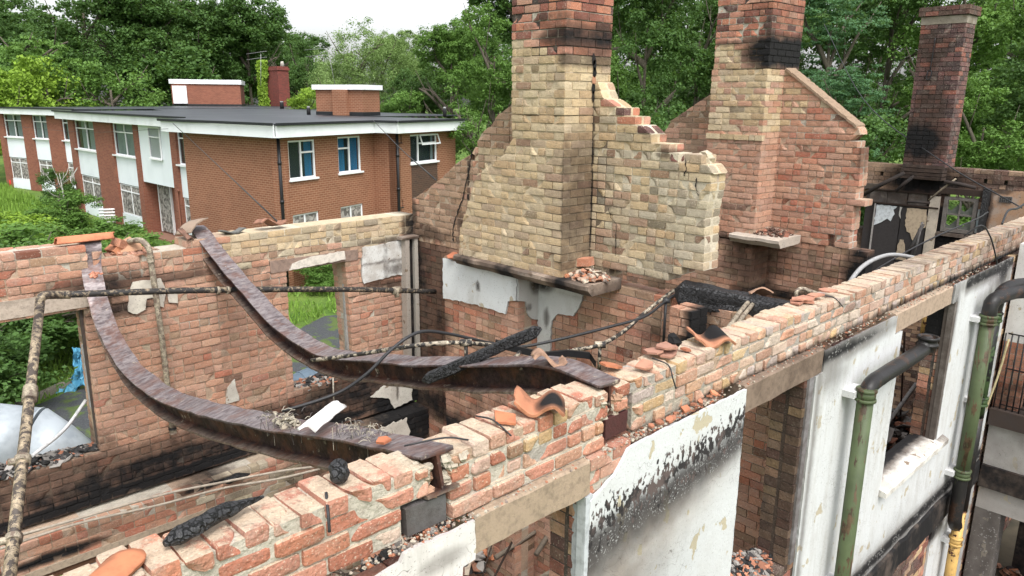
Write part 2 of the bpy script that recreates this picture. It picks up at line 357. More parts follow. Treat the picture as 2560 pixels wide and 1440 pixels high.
class Wall:
    """brickwork on an axis plane. ax 'V': runs along x, faces -y.  ax 'U': runs along y, faces -x"""
    def __init__(s, ax, seed=1, ch=.0711, bl=.19, joint=.009):
        s.ax = ax; s.mb = MB(); s.r = random.Random(seed); s.ch = ch; s.bl = bl; s.j = joint
    def pt(s, a, d, z): return (a, d, z) if s.ax == 'V' else (d, a, z)
    def brick(s, a0, a1, d0, d1, z0, z1, c, soot, lod=0, jit=.004, rot=0, k0=0, k1=0):
        if lod == 0:
            P = []
            hz = (z1-z0)/2
            for z, e in ((z0, -hz), (z1, hz)):
                for (a, d) in ((a0+k0*e, d0), (a1+k1*e, d0), (a1+k1*e, d1), (a0+k0*e, d1)):
                    P.append(s.pt(a+s.r.uniform(-jit, jit), d+s.r.uniform(-jit, jit)*.8, z+s.r.uniform(-jit, jit)*.7))
            if s.ax == 'U': P = [P[0], P[3], P[2], P[1], P[4], P[7], P[6], P[5]]
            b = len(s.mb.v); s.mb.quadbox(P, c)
            for i in range(8): p = s.mb.v[b+i]; q = (p[0] if s.ax == 'V' else p[1]); s.mb.c[b+i] = (*c[:3], soot(q, p[2]))
            return
        na, nd, nz = (5, 3, 3) if lod == 1 else (9, 6, 5)
        seed = s.r.uniform(0, 99); chip = s.r.random()
        ca, cd, cz = (a0+a1)/2, (d0+d1)/2, (z0+z1)/2; ha, hd, hz = (a1-a0)/2, (d1-d0)/2, (z1-z0)/2
        rr = s.r.uniform(.0006, .002) if lod == 1 else s.r.uniform(.001, .0045); idx = {}; base = len(s.mb.v)
        ta, td = s.r.uniform(-rot, rot), s.r.uniform(-rot, rot)
        # one chipped corner
        cc = (s.r.choice((-1, 1)), -1, s.r.choice((-1, 1, 1)))
        def vert(i, k, m):
            if (i, k, m) in idx: return idx[(i, k, m)]
            x, y, z = i/na*2-1, k/nd*2-1, m/nz*2-1
            ex = sum(abs(abs(q)-1) < 1e-6 for q in (x, y, z))
            sh = rr*(ex-1) if ex > 1 else 0
            px, py, pz = x*(ha-sh*(abs(x) == 1)), y*(hd-sh*(abs(y) == 1)), z*(hz-sh*(abs(z) == 1))
            if chip > (.5 if lod > 1 else .8):
                dd = sqrt(((x-cc[0])*ha)**2+((y-cc[1])*hd)**2+((z-cc[2])*hz)**2); R = .035+.09*(chip-.5)
                if dd < R:
                    k_ = (1-dd/R)*.5; px -= cc[0]*R*k_*.6; py -= cc[1]*R*k_*.6; pz -= cc[2]*R*k_*.6
            am = .13 if lod == 1 else .30; n1 = (noise.noise_vector(Vector((px*16+seed, py*16, pz*16)))*.0055+noise.noise_vector(Vector((px*45, py*45+seed, pz*45)))*.003)*am
            px += (k0*(1-x)/2+k1*(1+x)/2)*pz
            a, d, zz = ca+px+n1.x, cd+py+n1.y, cz+pz+n1.z+px*ta+py*td
            s.mb.v.append(s.pt(a, d, zz)); s.mb.c.append((*c[:3], soot(a, zz)))
            idx[(i, k, m)] = len(s.mb.v)-1; return idx[(i, k, m)]
        def q(a, b, c_, d):
            f = (a, b, c_, d) if s.ax == 'V' else (d, c_, b, a)
            s.mb.f.append(f)
        for i in range(na):
            for k in range(nd):
                q(vert(i,k,0), vert(i,k+1,0), vert(i+1,k+1,0), vert(i+1,k,0)); q(vert(i,k,nz), vert(i+1,k,nz), vert(i+1,k+1,nz), vert(i,k+1,nz))
            for m in range(nz):
                q(vert(i,0,m), vert(i+1,0,m), vert(i+1,0,m+1), vert(i,0,m+1)); q(vert(i,nd,m), vert(i,nd,m+1), vert(i+1,nd,m+1), vert(i+1,nd,m))
        for k in range(nd):
            for m in range(nz):
                q(vert(0,k,m), vert(0,k,m+1), vert(0,k+1,m+1), vert(0,k+1,m)); q(vert(na,k,m), vert(na,k+1,m), vert(na,k+1,m+1), vert(na,k,m+1))
    def lay(s, poly, holes, d0, d1, z0, z1, palf, soot, lod=0, rec=.0105, jit=.0025, ragged=0, ends=True, tophead=False, step=False, djit=0, mort=None):
        """lay courses of brick between z0 and z1 inside poly minus holes"""
        n = int(round((z1-z0)/s.ch)); T = d1-d0; leaf = .095
        for k in range(n):
            za = z0+k*s.ch; zb = za+s.ch; zm = (za+zb)/2
            I = scan(poly, zm); H = []; E1 = scan(poly, zm-.004); E2 = scan(poly, zm+.004); K = {}
            if len(E1) == len(E2) == len(I):
                for q_, (e1, e2) in zip(I, zip(E1, E2)):
                    for m_ in (0, 1):
                        kk = (e2[m_]-e1[m_])/.008; K[round(q_[m_], 4)] = kk if abs(kk) < 3 else 0
            for h in holes: H += scan(h, zm)
            I = minus(I, H); dk = s.r.uniform(-djit, djit)
            top = tophead and (k == n-1)
            for (a0, a1) in I:
                K0 = K.get(round(a0, 4), 0); K1 = K.get(round(a1, 4), 0)
                if ragged and not (K0 or K1): a0 += s.r.uniform(0, ragged); a1 -= s.r.uniform(0, ragged)
                if a1-a0 < .05: continue
                if step: # whole bricks only, stepping like a broken wall
                    pass
                ms = palf((a0+a1)/2, zm)
                # mortar core, one piece per half metre so that its colour can change
                t = a0+.004; e = a1-.004
                while t < e-.001:
                    t2 = min(e, t+.4)
                    if e-t2 < .1: t2 = e
                    pm = palf((t+t2)/2, zm); mc = MORT[pm] if mort is None else mort
                    b = len(s.mb.v)
                    P = []
                    q0 = K0 if t < a0+.01 else 0; q1 = K1 if t2 > a1-.01 else 0
                    for z, ee in ((za, -s.ch/2), (zb-(.02 if lod == 2 else .012) if k == n-1 else zb+.0002, s.ch/2)):
                        for (a, d) in ((t+q0*ee, d0+rec+dk), (t2+q1*ee, d0+rec+dk), (t2+q1*ee, d1-rec+dk), (t+q0*ee, d1-rec+dk)): P.append(s.pt(a, d, z))
                    if s.ax == 'U': P = [P[0], P[3], P[2], P[1], P[4], P[7], P[6], P[5]]
                    s.mb.quadbox(P, (*mc, 0))
                    for i in range(8): p = s.mb.v[b+i]; s.mb.c[b+i] = (*mc, soot(p[0] if s.ax == 'V' else p[1], p[2]))
                    t = t2
                hj = s.j/2
                leaves = [(d0, d0+leaf)] if T <= .12 else [(d0, d0+leaf), (d1-leaf, d1)]
                if T <= .12: leaves = [(d0, d1)]
                headc = s.r.random() < .12
                if top: leaves = [(d0, d1)]
                for li, (e0, e1) in enumerate(leaves):
                    off = (k % 2)*.5*s.bl+(li*.25*s.bl)
                    base = floor((a0-off)/s.bl)*s.bl+off
                    t = a0; nx = base+s.bl
                    if nx-t < .04: nx += s.bl
                    while t < a1-.02:
                        t2 = nx; 
                        if (s.r.random() < .22 or top or headc) and t2-t > .15: t2 = t+s.bl/2
                        if a1-t2 < .045: t2 = a1
                        t2 = min(t2, a1)
                        c = pick(palf((t+t2)/2, zm), s.r)
                        if s.r.random() > .985 and not top: c = tuple(x*.5 for x in c)
                        o = s.r.uniform(-.003, .003)*(1+lod); zlow = 0; rt = 0
                        if top and lod == 2:
                            o = s.r.uniform(-.009, .009); rt = .05; q_ = s.r.random()
                            if q_ < .07: zlow = s.r.uniform(.02, .045)
                            elif q_ < .4: zlow = s.r.uniform(-.003, .012)
                        s.brick(t+(hj if t > a0+.001 else .001), t2-(hj if t2 < a1-.001 else .001), e0+o+dk, e1+o+dk, za+hj, zb-(hj if k < n-1 else hj*s.r.uniform(0, 1.6))-zlow, c, soot, lod, jit, rt, k0=K0 if t <= a0+.001 else 0, k1=K1 if t2 >= a1-.001 else 0)
                        t = t2
                        while nx <= t+.03: nx += s.bl
                if ends and T > .3: # brick the ends of thick pieces
                    for aa, sg in ((a0, 1), (a1, -1)):
                        t = d0+(leaf if k % 2 else .0)+.0; e = d1
                        while t < e-.02:
                            t2 = min(e, t+s.bl)
                            if t >= d0+leaf-.01 or k % 2 == 0:
                                c = pick(palf(aa, zm), s.r)
                                x0, x1 = (aa-.003, aa+.09) if sg > 0 else (aa-.09, aa+.003)
                                s.brick(x0, x1, t+hj+(.001), t2-hj, za+hj+.001, zb-hj-.001, c, soot, 0, jit*.7)
                            t = t2
def patch(mb, ax, poly, d, t, c, soot=None, cell=.06, rag=.012, seg=.04, bulge=0, seed=1):
    """a slab of plaster with a ragged outline lying on an axis plane; d = wall face, t = thickness towards the viewer"""
    r = random.Random(seed); out = []
    n = len(poly)
    for i in range(n):
        (x0, y0), (x1, y1) = poly[i], poly[(i+1) % n]; L = sqrt((x1-x0)**2+(y1-y0)**2); k = max(1, int(L/seg))
        for m in range(k):
            f = m/k; j = rag if m else 0
            out.append((x0+(x1-x0)*f+r.uniform(-j, j), y0+(y1-y0)*f+r.uniform(-j, j)))
    xs = [p[0] for p in out]; ys = [p[1] for p in out]; pts = []
    x = min(xs)+cell*.5
    while x < max(xs):
        y = min(ys)+cell*.5
        while y < max(ys):
            if inpoly(out, x, y) and min((x-p[0])**2+(y-p[1])**2 for p in out) > (cell*.35)**2: pts.append((x+r.uniform(-.1, .1)*cell, y+r.uniform(-.1, .1)*cell))
            y += cell
        x += cell
    V = [Vector(p) for p in out+pts]; m = len(out)
    res = delaunay_2d_cdt(V, [], [list(range(m))], 1, 1e-5)
    vs, fs = res[0], res[2]
    pt = (lambda a, dd, z: (a, dd, z)) if ax == 'V' else (lambda a, dd, z: (dd, a, z))
    b = len(mb.v)
    for p in vs:
        q = noise.noise(Vector((p.x*3, p.y*3, seed)))*bulge
        mb.v.append(pt(p.x, d-t+q, p.y)); mb.c.append((*c, soot(p.x, p.y) if soot else 0))
    for f in fs: mb.f.append(tuple(b+i for i in (f if ax == 'U' else f)))
    m2 = len(out); b2 = len(mb.v)
    for p in out:
        q = noise.noise(Vector((p[0]*3, p[1]*3, seed)))*bulge
        mb.v.append(pt(p[0], d-t+q, p[1])); mb.v.append(pt(p[0], d+.001, p[1])); mb.c += [(*[k*.7 for k in c], soot(*p) if soot else 0)]*2
    for i in range(m2): k = (i+1) % m2; mb.f.append((b2+2*i, b2+2*k, b2+2*k+1, b2+2*i+1))
def spline(P, n=8):
    P = [Vector(p) for p in P]; Q = [P[0]*2-P[1]]+P+[P[-1]*2-P[-2]]; out = []
    for i in range(1, len(Q)-2):
        for k in range(n):
            t = k/n; a, b, c, d = Q[i-1], Q[i], Q[i+1], Q[i+2]
            out.append(.5*((2*b)+(c-a)*t+(2*a-5*b+4*c-d)*t*t+(3*b-a-3*c+d)*t*t*t))
    out.append(P[-1]); return out
def tube(mb, P, r, seg=10, c=(.5,.5,.5,0), caps=True, wob=0):
    n = len(P); up = Vector((0, 0, 1)); rings = []
    T0 = (P[1]-P[0]).normalized(); a = T0.orthogonal().normalized()
    rs = r if callable(r) else (lambda t: r)
    for i, p in enumerate(P):
        T = (P[min(i+1, n-1)]-P[max(i-1, 0)])
        T = T.normalized() if T.length > 1e-9 else T0
        a = (a-T*a.dot(T)); a = a.normalized() if a.length > 1e-6 else T.orthogonal().normalized()
        b = T.cross(a); R = rs(i/(n-1))
        for k in range(seg):
            q = 2*pi*k/seg; rr = R*(1+(noise.noise(p*25+Vector((k*1.7, 0, 0)))*wob if wob else 0))
            rings.append(p+a*cos(q)*rr+b*sin(q)*rr)
    b0 = mb.grid(rings, seg, n, c, True)
    if caps:
        mb.f.append(tuple(b0+k for k in range(seg))[::-1]); mb.f.append(tuple(b0+(n-1)*seg+k for k in range(seg)))
def V3(*a): return Vector(a)
def B(ax, d, L):
    """soot ellipses given at photo pixels on an axis plane: (px, py, rs, rz, strength)"""
    out = []
    for b in L:
        s, z = (sV if ax == 'V' else sU)(b[0], b[1], d); out.append((s, z, *b[2:]))
    return blobs(out)
def no(s, z): return 0
CRS = .0711
# ================================================================== FRONT WALL (runs along x, white render faces the camera side)
FV, FR, FB = 2.10, 2.045, 2.30       # brick face, render face, back face
front = thing('ruined_front_wall', 'roofless white rendered front wall with bare brick courses on top, running diagonally across the foreground', 'wall', (3, 2.2, GZ))
def fpal(s, z):
    r = random.random()
    if s < 1.9: return 'red' if r < .93 else 'whitish'
    if s < 2.82: return 'red' if r < .5 else ('whitish' if r < .72 else ('pink' if r < .84 else 'yellow'))
    if s < 3.9: return 'yellow' if r < .42 else ('whitish' if r < .75 else 'pink')
    return 'whitish' if r < .74 else ('yellow' if r < .86 else 'pink')
fs = blobs([(6.6, -1.62, 5, .035, .45), (8.6, -1.62, 3, .05, .8), (9.5, -1.5, 1.5, .3, .35), (7.5, -1.34, 1.2, .03, .35)])
ZF = -1.62
w = Wall('V', 11)
pads = [[(1.46, -1.615), (1.68, -1.615), (1.68, -1.475), (1.46, -1.475)], [(2.62, -1.60), (2.815, -1.60), (2.815, -1.475), (2.62, -1.475)], [(2.815, -1.7), (2.855, -1.7), (2.855, -1.39), (2.815, -1.39)],
        [(1.58, -1.48), (1.70, -1.48), (1.70, -1.2), (1.58, -1.2)], [(2.66, -1.48), (2.72, -1.48), (2.72, -1.2), (2.66, -1.2)]]
w.lay([(-.8, -1.62), (1.64, -1.62), (1.64, -1.3), (-.8, -1.3)], pads, FV, FB, ZF, ZF+4*CRS, fpal, no, 2, rec=.0105, tophead=True, jit=.006, djit=.006)
w.lay([(1.64, -1.62), (2.83, -1.62), (2.83, -1.3), (1.64, -1.3)], pads, FV-.008, FB, ZF, ZF+4*CRS, fpal, no, 2, rec=.0105, tophead=True, jit=.006, djit=.012)
w.lay([(2.83, -1.62), (5.6, -1.62), (5.6, -1.3), (2.83, -1.3)], pads, FV, FB, ZF, ZF+4*CRS, fpal, fs, 2, rec=.0095, tophead=True, djit=.003)
w.lay([(5.6, -1.62), (14.5, -1.62), (14.5, -1.3), (5.6, -1.3)], [], FV, FB, ZF, ZF+4*CRS, fpal, fs, 1, rec=.010, tophead=True, djit=.002)
w.mb.build('brickwork', M['brick_top'], front)
# mortar and lumps bedding the two beam ends, and crumbs along the ledge
mb = MB(); r = random.Random(5)
def lump(mb, c, R, col, n=1, sq=.7, rot=None, al=0):
    """irregular angular lump"""
    P = []
    h = 6; q = r.uniform(0, 9)
    for i in range(5):
        th = pi*i/4
        for k in range(h):
            ph = 2*pi*k/h+i*.4
            d = Vector((sin(th)*cos(ph), sin(th)*sin(ph), cos(th)))
            rr = R*(.75+.45*noise.noise(d*1.3+Vector((q, q, 0)))) if 0 < i < 4 else R*.8
            P.append(Vector(c)+Vector((d.x*rr, d.y*rr, d.z*rr*sq)))
    mb.grid(P, h, 5, (*col, al), True, smooth=False)
for (x0, x1) in ((1.56, 1.78), (2.60, 2.76)):
    for i in range(70):
        x = r.uniform(x0, x1); 
        if abs(x-(1.645 if x0 < 2 else 2.695)) < .03: continue
        lump(mb, (x, r.uniform(2.112, 2.16), r.uniform(-1.49, -1.36)), r.uniform(.022, .042), r.choice([(.40, .35, .28), (.36, .30, .23), (.40, .24, .16)]), sq=1)
mb.build('mortar_bedding', M['concrete'], front)
mb = MB()
for i in range(1500):
    x = r.uniform(.6, 9); y = r.uniform(FR+.005, FV+.02)
    if r.random() < .5: x = r.uniform(2.7, 3.6) if r.random() < .6 else r.uniform(1.4, 2.7)
    R = r.uniform(.003, .012)
    lump(mb, (x, y, ZF-.012+R*.4), R, r.choice([(.36, .31, .25), (.42, .38, .31), (.36, .15, .09), (.25, .2, .17)]))
o = mb.build('ledge_rubble', M['concrete'], front); o['kind'] = 'stuff'
mb = MB(); mb.box(1.475, 1.665, FV-.002, FV+.12, -1.612, -1.50, (.12, .115, .115, .25), .006); mb.build('padstone', M['concrete'], front)['label'] = 'grey burnt padstone under the left beam end'
mb = MB(); mb.box(2.64, 2.81, FV-.004, FV+.12, -1.59, -1.487, (.065, .022, .02, 0), .003); mb.build('padstone', M['concrete'], front)['label'] = 'dark red engineering brick under the right beam end'
# concrete lintels
def lintel(x0, x1, zt, zb, c, soot=0, lab=None):
    mb = MB(); n = int((x1-x0)/.08)+1
    for (y0, y1) in ((FR, 2.19),):
        ring = [(y0, zb), (y0, zt-.01), (y0+.012, zt), (y1, zt), (y1, zb)]
        P = []; C = []
        for i in range(n+1):
            x = x0+(x1-x0)*i/n
            for (y, z) in ring: P.append((x, y+noise.noise(Vector((x*9, y*9, z*9)))*.006, z+noise.noise(Vector((x*7+5, y*9, z*9)))*.007)); C.append((*c, soot*(.5+.5*cos(x*1.3))))
        b = mb.grid(P, 5, n+1, C, True, smooth=False); mb.f.append(tuple(b+k for k in range(5))); mb.f.append(tuple(b+n*5+k for k in range(5))[::-1])
    o = mb.build('lintel', M['concrete'], front)
    if lab: o['label'] = lab
lintel(1.77, 2.48, -1.625, -1.79, (.33, .25, .18))
lintel(3.885, 4.92, -1.628, -1.80, (.22, .16, .12), .3, 'browned concrete lintel')
lintel(6.22, 7.60, -1.632, -1.80, (.36, .27, .20))
# core masonry of the piers (brick jambs seen inside the openings)
def jpal(s, z): return random.choice(['red', 'red', 'yellow', 'sootred', 'dark'])
def jpal2(s, z): return random.choice(['sootred', 'dark', 'dark', 'brown', 'yellow'])
def pier(x0, x1, z0, pal, soot, ztop=-1.80):
    w = Wall('V', int(x0*10)+3, bl=.19); n = int(round((ztop-z0)/CRS)); w.lay([(x0, z0-.1), (x1, z0-.1), (x1, ztop+.1), (x0, ztop+.1)], [], FR+.012, 2.275, ztop-n*CRS, ztop, pal, soot, 0, rec=.012, mort=(.05, .045, .04))
    w.mb.build('brick_jamb', M['brick'], front)
pier(-.8, 1.72, -5.9, jpal, no); pier(2.46, 3.86, -6.0, jpal, blobs([(2.5, -2.1, .2, .25, .35), (2.5, -2.9, .2, .5, .3)]))
pier(4.70, 6.30, -6.0, jpal2, blobs([(4.7, -2.6, .3, 1.2, .55)])); pier(7.76, 9.62, -6.0, jpal, blobs([(7.8, -2.0, .3, .3, .9), (7.8, -3, .2, .3, .5)]))
pier(3.8, 4.8, -6.0, jpal2, no, -3.22); pier(6.2, 7.8, -6.0, jpal2, no, -3.24); pier(1.7, 2.5, -6.0, jpal2, no, -3.22)
pier(9.62, 14.5, -6.0, jpal2, no, -1.64)
# render skins
white = (.55, .56, .565)
def band(s, z, s0, z0, sl, w_, a):
    d = (z-(z0+sl*(s-s0)))/w_; return a*exp(-d*d*.7)
def soot1(s, z): # diagonal smoke band across the first pier
    t = band(s, z, 2.5, -2.10, .25, .10, .66)+band(s, z, 2.5, -2.17, .28, .2, .42)*(1.1-.35*(s-2.5))
    if s < 3.0: t = max(t, .38*exp(-((s-2.5)/.25)**2))
    return min(t, .8)
def soot2(s, z):
    t = max(band(s, z, 4.9, -1.70, 0, .08, .95)*exp(-((s-5.2)/1.2)**2), .5*exp(-((s-5.1)/.35)**2-((z+1.85)/.2)**2))
    t = max(t, 1.0*exp(-((z-(-3.98+.0*(s-6)))/.11)**2), band(s, z, 6, -4.30, -.03, .14, 1.0))
    t = max(t, .6*exp(-((s-4.9)/.05)**2), .35*exp(-((z+4.1)/.5)**2)*(s > 5))
    t = max(t, .95*exp(-((z+1.68)/.10)**2)*(s > 7.4)*(.5+.5*(s > 8)), .85*exp(-((s-7.75)/.10)**2-((z+2.0)/.55)**2), .9*exp(-((s-9.3)/.35)**2-((z+1.75)/.3)**2), .35*exp(-((s-8.9)/.12)**2))
    t = max(t, .45*exp(-((s-9.1)/.3)**2-((z+3.6)/.9)**2))
    return min(t, 1)
mb = MB()
patch(mb, 'V', [(2.48, -1.83), (2.66, -1.76), (2.76, -1.655), (2.88, -1.645), (3.885, -1.645), (3.885, -2.9), (3.87, -4.4), (2.50, -4.4)], FR+.01, .016, white, None, .035, .004, seed=3)
def sst(a, b, x): t = max(0, min(1, (x-a)/(b-a))); return t*t*(3-2*t)
for i, p in enumerate(mb.v):
    s_, z_ = p[0], p[2]; D = -1.66-.13*max(0, (3.9-s_)/1.4)-z_; wob = .05*noise.noise(Vector((s_*4, z_*4, 3)))+.02*noise.noise(Vector((s_*12, z_*12, 8))); D += wob
    R_0 = .68*(1-sst(.17, .26, D))*sst(.0, .12, D)+.5*sst(.14, .2, D)*(1-sst(.30, .44, D))
    G_0 = .86*sst(.10, .27, D)*(1-sst(.30, .50+.25*(3.9-s_)/1.4, D)*.78)*(1-.9*sst(.45, .8+.5*(3.9-s_), D)); G_0 = max(G_0, .5*exp(-((s_-2.5)/.22)**2)*sst(.1, .3, D))
    G_0 = max(G_0, .42*(1-sst(2.55, 3.85, s_+.4*wob-.25*max(0, .7-D)))*sst(.35, .6, D)+.10*sst(.3, .5, D)*(1-sst(1.2, 1.8, D)))
    B_0 = sst(.2, .4, D)*(1-sst(.45, 1.0, D-.45*(3.0-s_)))
    mb.c[i] = (R_0, G_0, B_0, 0)
mb.build('render_panel', M['flaked'], front)['label'] = 'white render panel with a diagonal smoke stain'
mb = MB()
patch(mb, 'V', [(4.93, -1.65), (6.24, -1.65), (6.24, -1.81), (6.40, -1.81), (6.40, -3.27), (7.80, -3.27), (7.80, -1.81), (7.66, -1.81), (7.66, -1.63), (9.62, -1.63), (9.62, -4.22), (6.2, -4.35), (4.80, -4.5), (4.84, -3.3), (4.83, -1.81), (4.93, -1.80)], FR+.01, .016, white, soot2, .06, .003, seed=4)
mb.build('render_panel', M['render'], front)['label'] = 'white render around the window with peeling paint'
mb = MB()
patch(mb, 'V', [(1.42, -1.63), (1.765, -1.635), (1.765, -1.81), (1.70, -1.815), (1.70, -3.3), (1.15, -3.3), (1.18, -1.68), (1.40, -1.66)], FR+.01, .016, (.62, .58, .56), blobs([(1.6, -1.74, .12, .05, .45)]), .03, .006, seed=5)
patch(mb, 'V', [(-.8, -1.64), (1.14, -1.64), (1.13, -3.3), (-.8, -3.3)], FR+.01, .014, (.5, .42, .36), None, .06, .01, seed=6)
mb.build('render_patch', M['render'], front)
# bare brick corner beside the lintel end
w = Wall('V', 77); w.lay([(2.485, -1.95), (2.80, -1.95), (2.80, -1.62), (2.485, -1.62)], [], FR-.012+.02, 2.2, -1.62-5*CRS, -1.62, lambda s, z: 'red', no, 1)
w.mb.build('exposed_brick_corner', M['brick'], front)
# grey window-frame strips left at the jambs
for (x0, x1, c, so) in ((2.455, 2.50, (.45, .47, .49), .1), (4.74, 4.80, (.28, .27, .28), .4), (7.745, 7.80, (.30, .28, .26), .5)):
    mb = MB(); mb.box(x0, x1, FR-.003, FR+.05, -3.22, -1.80, (*c, so), .003); mb.box(x0+.006, x1-.012, FR+.05, FR+.085, -3.22, -1.81, (*[k*.7 for k in c], so), .002)
    mb.build('frame_strip', M['generic'], front)
# window sill
mb = MB(); P = []
prof = [(FR-.07, -3.30), (FR-.07, -3.255), (FR-.02, -3.235), (FR+.02, -3.225), (FR+.16, -3.215), (FR+.23, -3.235), (FR+.23, -3.32)]
n = 30; C = []
for i in range(n+1):
    x = 6.37+(7.98-6.37)*i/n
    for (y, z) in prof: P.append((x, y, z+noise.noise(Vector((x*6, y*9, 0)))*.008)); C.append((.60, .58, .54, (.95 if y > FR+.03 else .0)+.3*(i > 26)+.25*max(0, noise.noise(Vector((x*4, y*9, 3))))))
b = mb.grid(P, 7, n+1, C, True, smooth=False); mb.f.append(tuple(b+k for k in range(7))); mb.f.append(tuple(b+n*7+k for k in range(7))[::-1]); mb.build('window_sill', M['plaster'], front)
# charred string course / first-floor band and the pier below it
w = Wall('V', 78); w.lay([(6.3, -5.9), (8.2, -5.9), (8.2, -4.3), (6.3, -4.3)], [], FR+.06, 2.3, -5.9, -4.34, lambda s, z: 'red', blobs([(7, -4.35, 2, .15, .7)]), 0); w.mb.build('brickwork_below_band', M['brick'], front)
mb = MB(); patch(mb, 'V', [(8.15, -4.36), (9.60, -4.30), (9.60, -6), (8.15, -6)], FR+.01, .02, white, blobs([(8.2, -4.4, .3, .15, .9), (9.5, -5, .2, 1, .4)]), .07, .005, seed=8); mb.build('render_patch', M['render'], front)
mb = MB(); patch(mb, 'V', [(4.5, -4.36), (6.28, -4.34), (6.25, -6), (4.5, -6)], FR+.01, .02, (.5, .5, .5), blobs([(5.5, -4.5, 1.3, .3, .9)]), .07, .005, seed=8); mb.build('render_patch', M['render'], front)
mb = MB(); P = []; C = []; n = 60
prof = [(FR-.012, -4.06), (FR-.035, -4.08), (FR-.04, -4.33), (FR-.005, -4.35)]
for i in range(n+1):
    x = 4.3+(9.6-4.3)*i/n
    for (y, z) in prof: P.append((x, y+noise.noise(Vector((x*5, 0, z*7)))*.02, z+noise.noise(Vector((x*4, 7, z*3)))*.03)); C.append((.2, .17, .15, .78+.3*noise.noise(Vector((x*2, 1, z*3)))))
mb.grid(P, 4, n+1, C, False, smooth=False); mb.build('charred_band', M['plaster'], front)
# ================================================================== REAR WALL
RV = 7.15
rear = thing('ruined_rear_wall', 'sooty orange brick rear wall with two empty window openings and pale courses along its broken top', 'wall', (3, 7.3, GZ))
H1 = [(-1, -3.15), (1.66, -3.15), (1.68, -1.80), (-1, -1.77)]
H2 = [(3.60, -3.11), (4.36, -3.11), (4.30, -1.75), (3.60, -1.75)]
def rpal(s, z):
    r = random.random()
    if z > -1.56 and s > 2.95: return 'cream' if r < .8 else 'greyc'
    if z > -1.68 and s > 2.95: return 'greyc' if r < .4 else ('brown' if r < .8 else 'pink')
    if r > .955: return 'brown'
    if s < 3.0 and z > -1.56: return 'pink' if r < .75 else 'red'
    return 'pink' if r < .91 else 'red'
rs = blobs([(1.9, -1.62, .28, .10, .7), (1.95, -1.86, .3, .07, .72), (2.5, -1.64, .35, .05, .55), (2.0, -1.74, .5, .3, .28),
            (2.88, -2.3, .045, .7, .26), (5.2, -1.45, .12, .22, .75), (5.2, -2.2, .10, .9, .5), (1.85, -1.64, .5, .14, .6), (4.8, -2.1, .3, .06, .6), (5.15, -2.6, .12, .5, .5), (4.9, -1.58, .45, .03, .45),
            (.8, -3.38, 1.6, .2, .55), (1.0, -3.5, 2.6, .18, .62), (2.2, -3.45, .7, .2, .58), (3.1, -3.38, 1.2, .22, .66), (3.9, -3.2, .6, .08, .5), (.7, -3.30, 1.8, .16, .62), (2.5, -3.46, 2.4, .17, .78), (3.6, -3.4, 1.0, .2, .75), (4.4, -3.3, .9, .28, .75), (4.7, -3.5, .6, .2, .7), (1.7, -3.13, .14, .2, .4),
            (1.9, -3.6, 3, .07, .95), (3.7, -3.58, .9, .1, 1), (5.0, -3.6, .5, .3, 1.0), (.2, -3.62, .8, .06, .5), (3.4, -1.9, .08, .18, .3), (3.2, -1.68, .3, .05, .35)])
topL = [(-1, -1.31), (.9, -1.31), (1.2, -1.27), (1.75, -1.27), (1.88, -1.30), (1.9, -1.36), (2.05, -1.41), (2.3, -1.40), (2.34, -1.35), (2.6, -1.35), (2.7, -1.32), (2.95, -1.33), (3.0, -1.29), (5.26, -1.29)]
w = Wall('V', 21); rp = [(-1, -3.66), (5.26, -3.66)]+topL[::-1]
n = int(round((3.66-1.26)/CRS))
w.lay(rp, [H1, H2, [(1.76, -1.5), (1.8, -1.5), (1.8, -1.2), (1.76, -1.2)]], RV, 7.44, -3.66, -3.66+n*CRS, rpal, rs, 1, rec=.0105, jit=.004, djit=.002)
w.mb.build('brickwork', M['brick'], rear)
# lower storey, set forward, with its own opening
w = Wall('V', 22); Hl = [(1.02, -5.4), (2.42, -5.4), (2.42, -4.02), (1.02, -4.02)]; Hl2 = [(2.95, -6.1), (3.35, -6.1), (3.35, -4.35), (2.95, -4.35)]
ls = blobs([(1.15, -3.89, .38, .05, .9), (2.5, -3.72, .3, .04, .9), (2.9, -4.4, .3, .3, .4), (3.9, -3.9, .7, .3, .4), (4.9, -3.8, .5, .5, .9), (.6, -4.1, .4, .2, .4)])
w.lay([(-1, -6.1), (5.24, -6.1), (5.24, -3.67), (-1, -3.67)], [Hl, Hl2], 6.92, 7.40, -6.1, -6.1+34*CRS, lambda s, z: random.choice(['pink', 'red', 'brown', 'pink', 'greyc' if s > 2.4 else 'red']), ls, 1)
w.mb.build('lower_brickwork', M['brick'], rear)
mb = MB(); mb.box(.6, 2.6, 6.905, 7.1, -4.03, -3.96, (.34, .27, .20, .12), .004); mb.box(.6, 2.5, 6.93, 7.1, -4.10, -4.035, (.12, .06, .035, .1), .004); mb.build('lintel', M['concrete'], rear)['label'] = 'stained timber and plaster lintel of the lower opening'
mb = MB(); mb.box(-1, 1.80, RV-.01, RV+.15, -1.785, -1.635, (.40, .33, .27, .08), .006); mb.build('lintel', M['concrete'], rear)
mb = MB(); mb.box(3.42, 4.46, RV-.008, RV+.15, -1.75, -1.63, (.28, .20, .16, .15), .006); mb.build('lintel', M['concrete'], rear)
mb = MB(); patch(mb, 'V', [(3.62, -1.745), (3.66, -1.68), (3.86, -1.64), (4.28, -1.625), (4.29, -1.72), (3.9, -1.735)], RV-.014, .018, (.62, .57, .50), None, .04, .006, seed=12); mb.build('lintel_plaster', M['generic'], rear)
mb = MB()
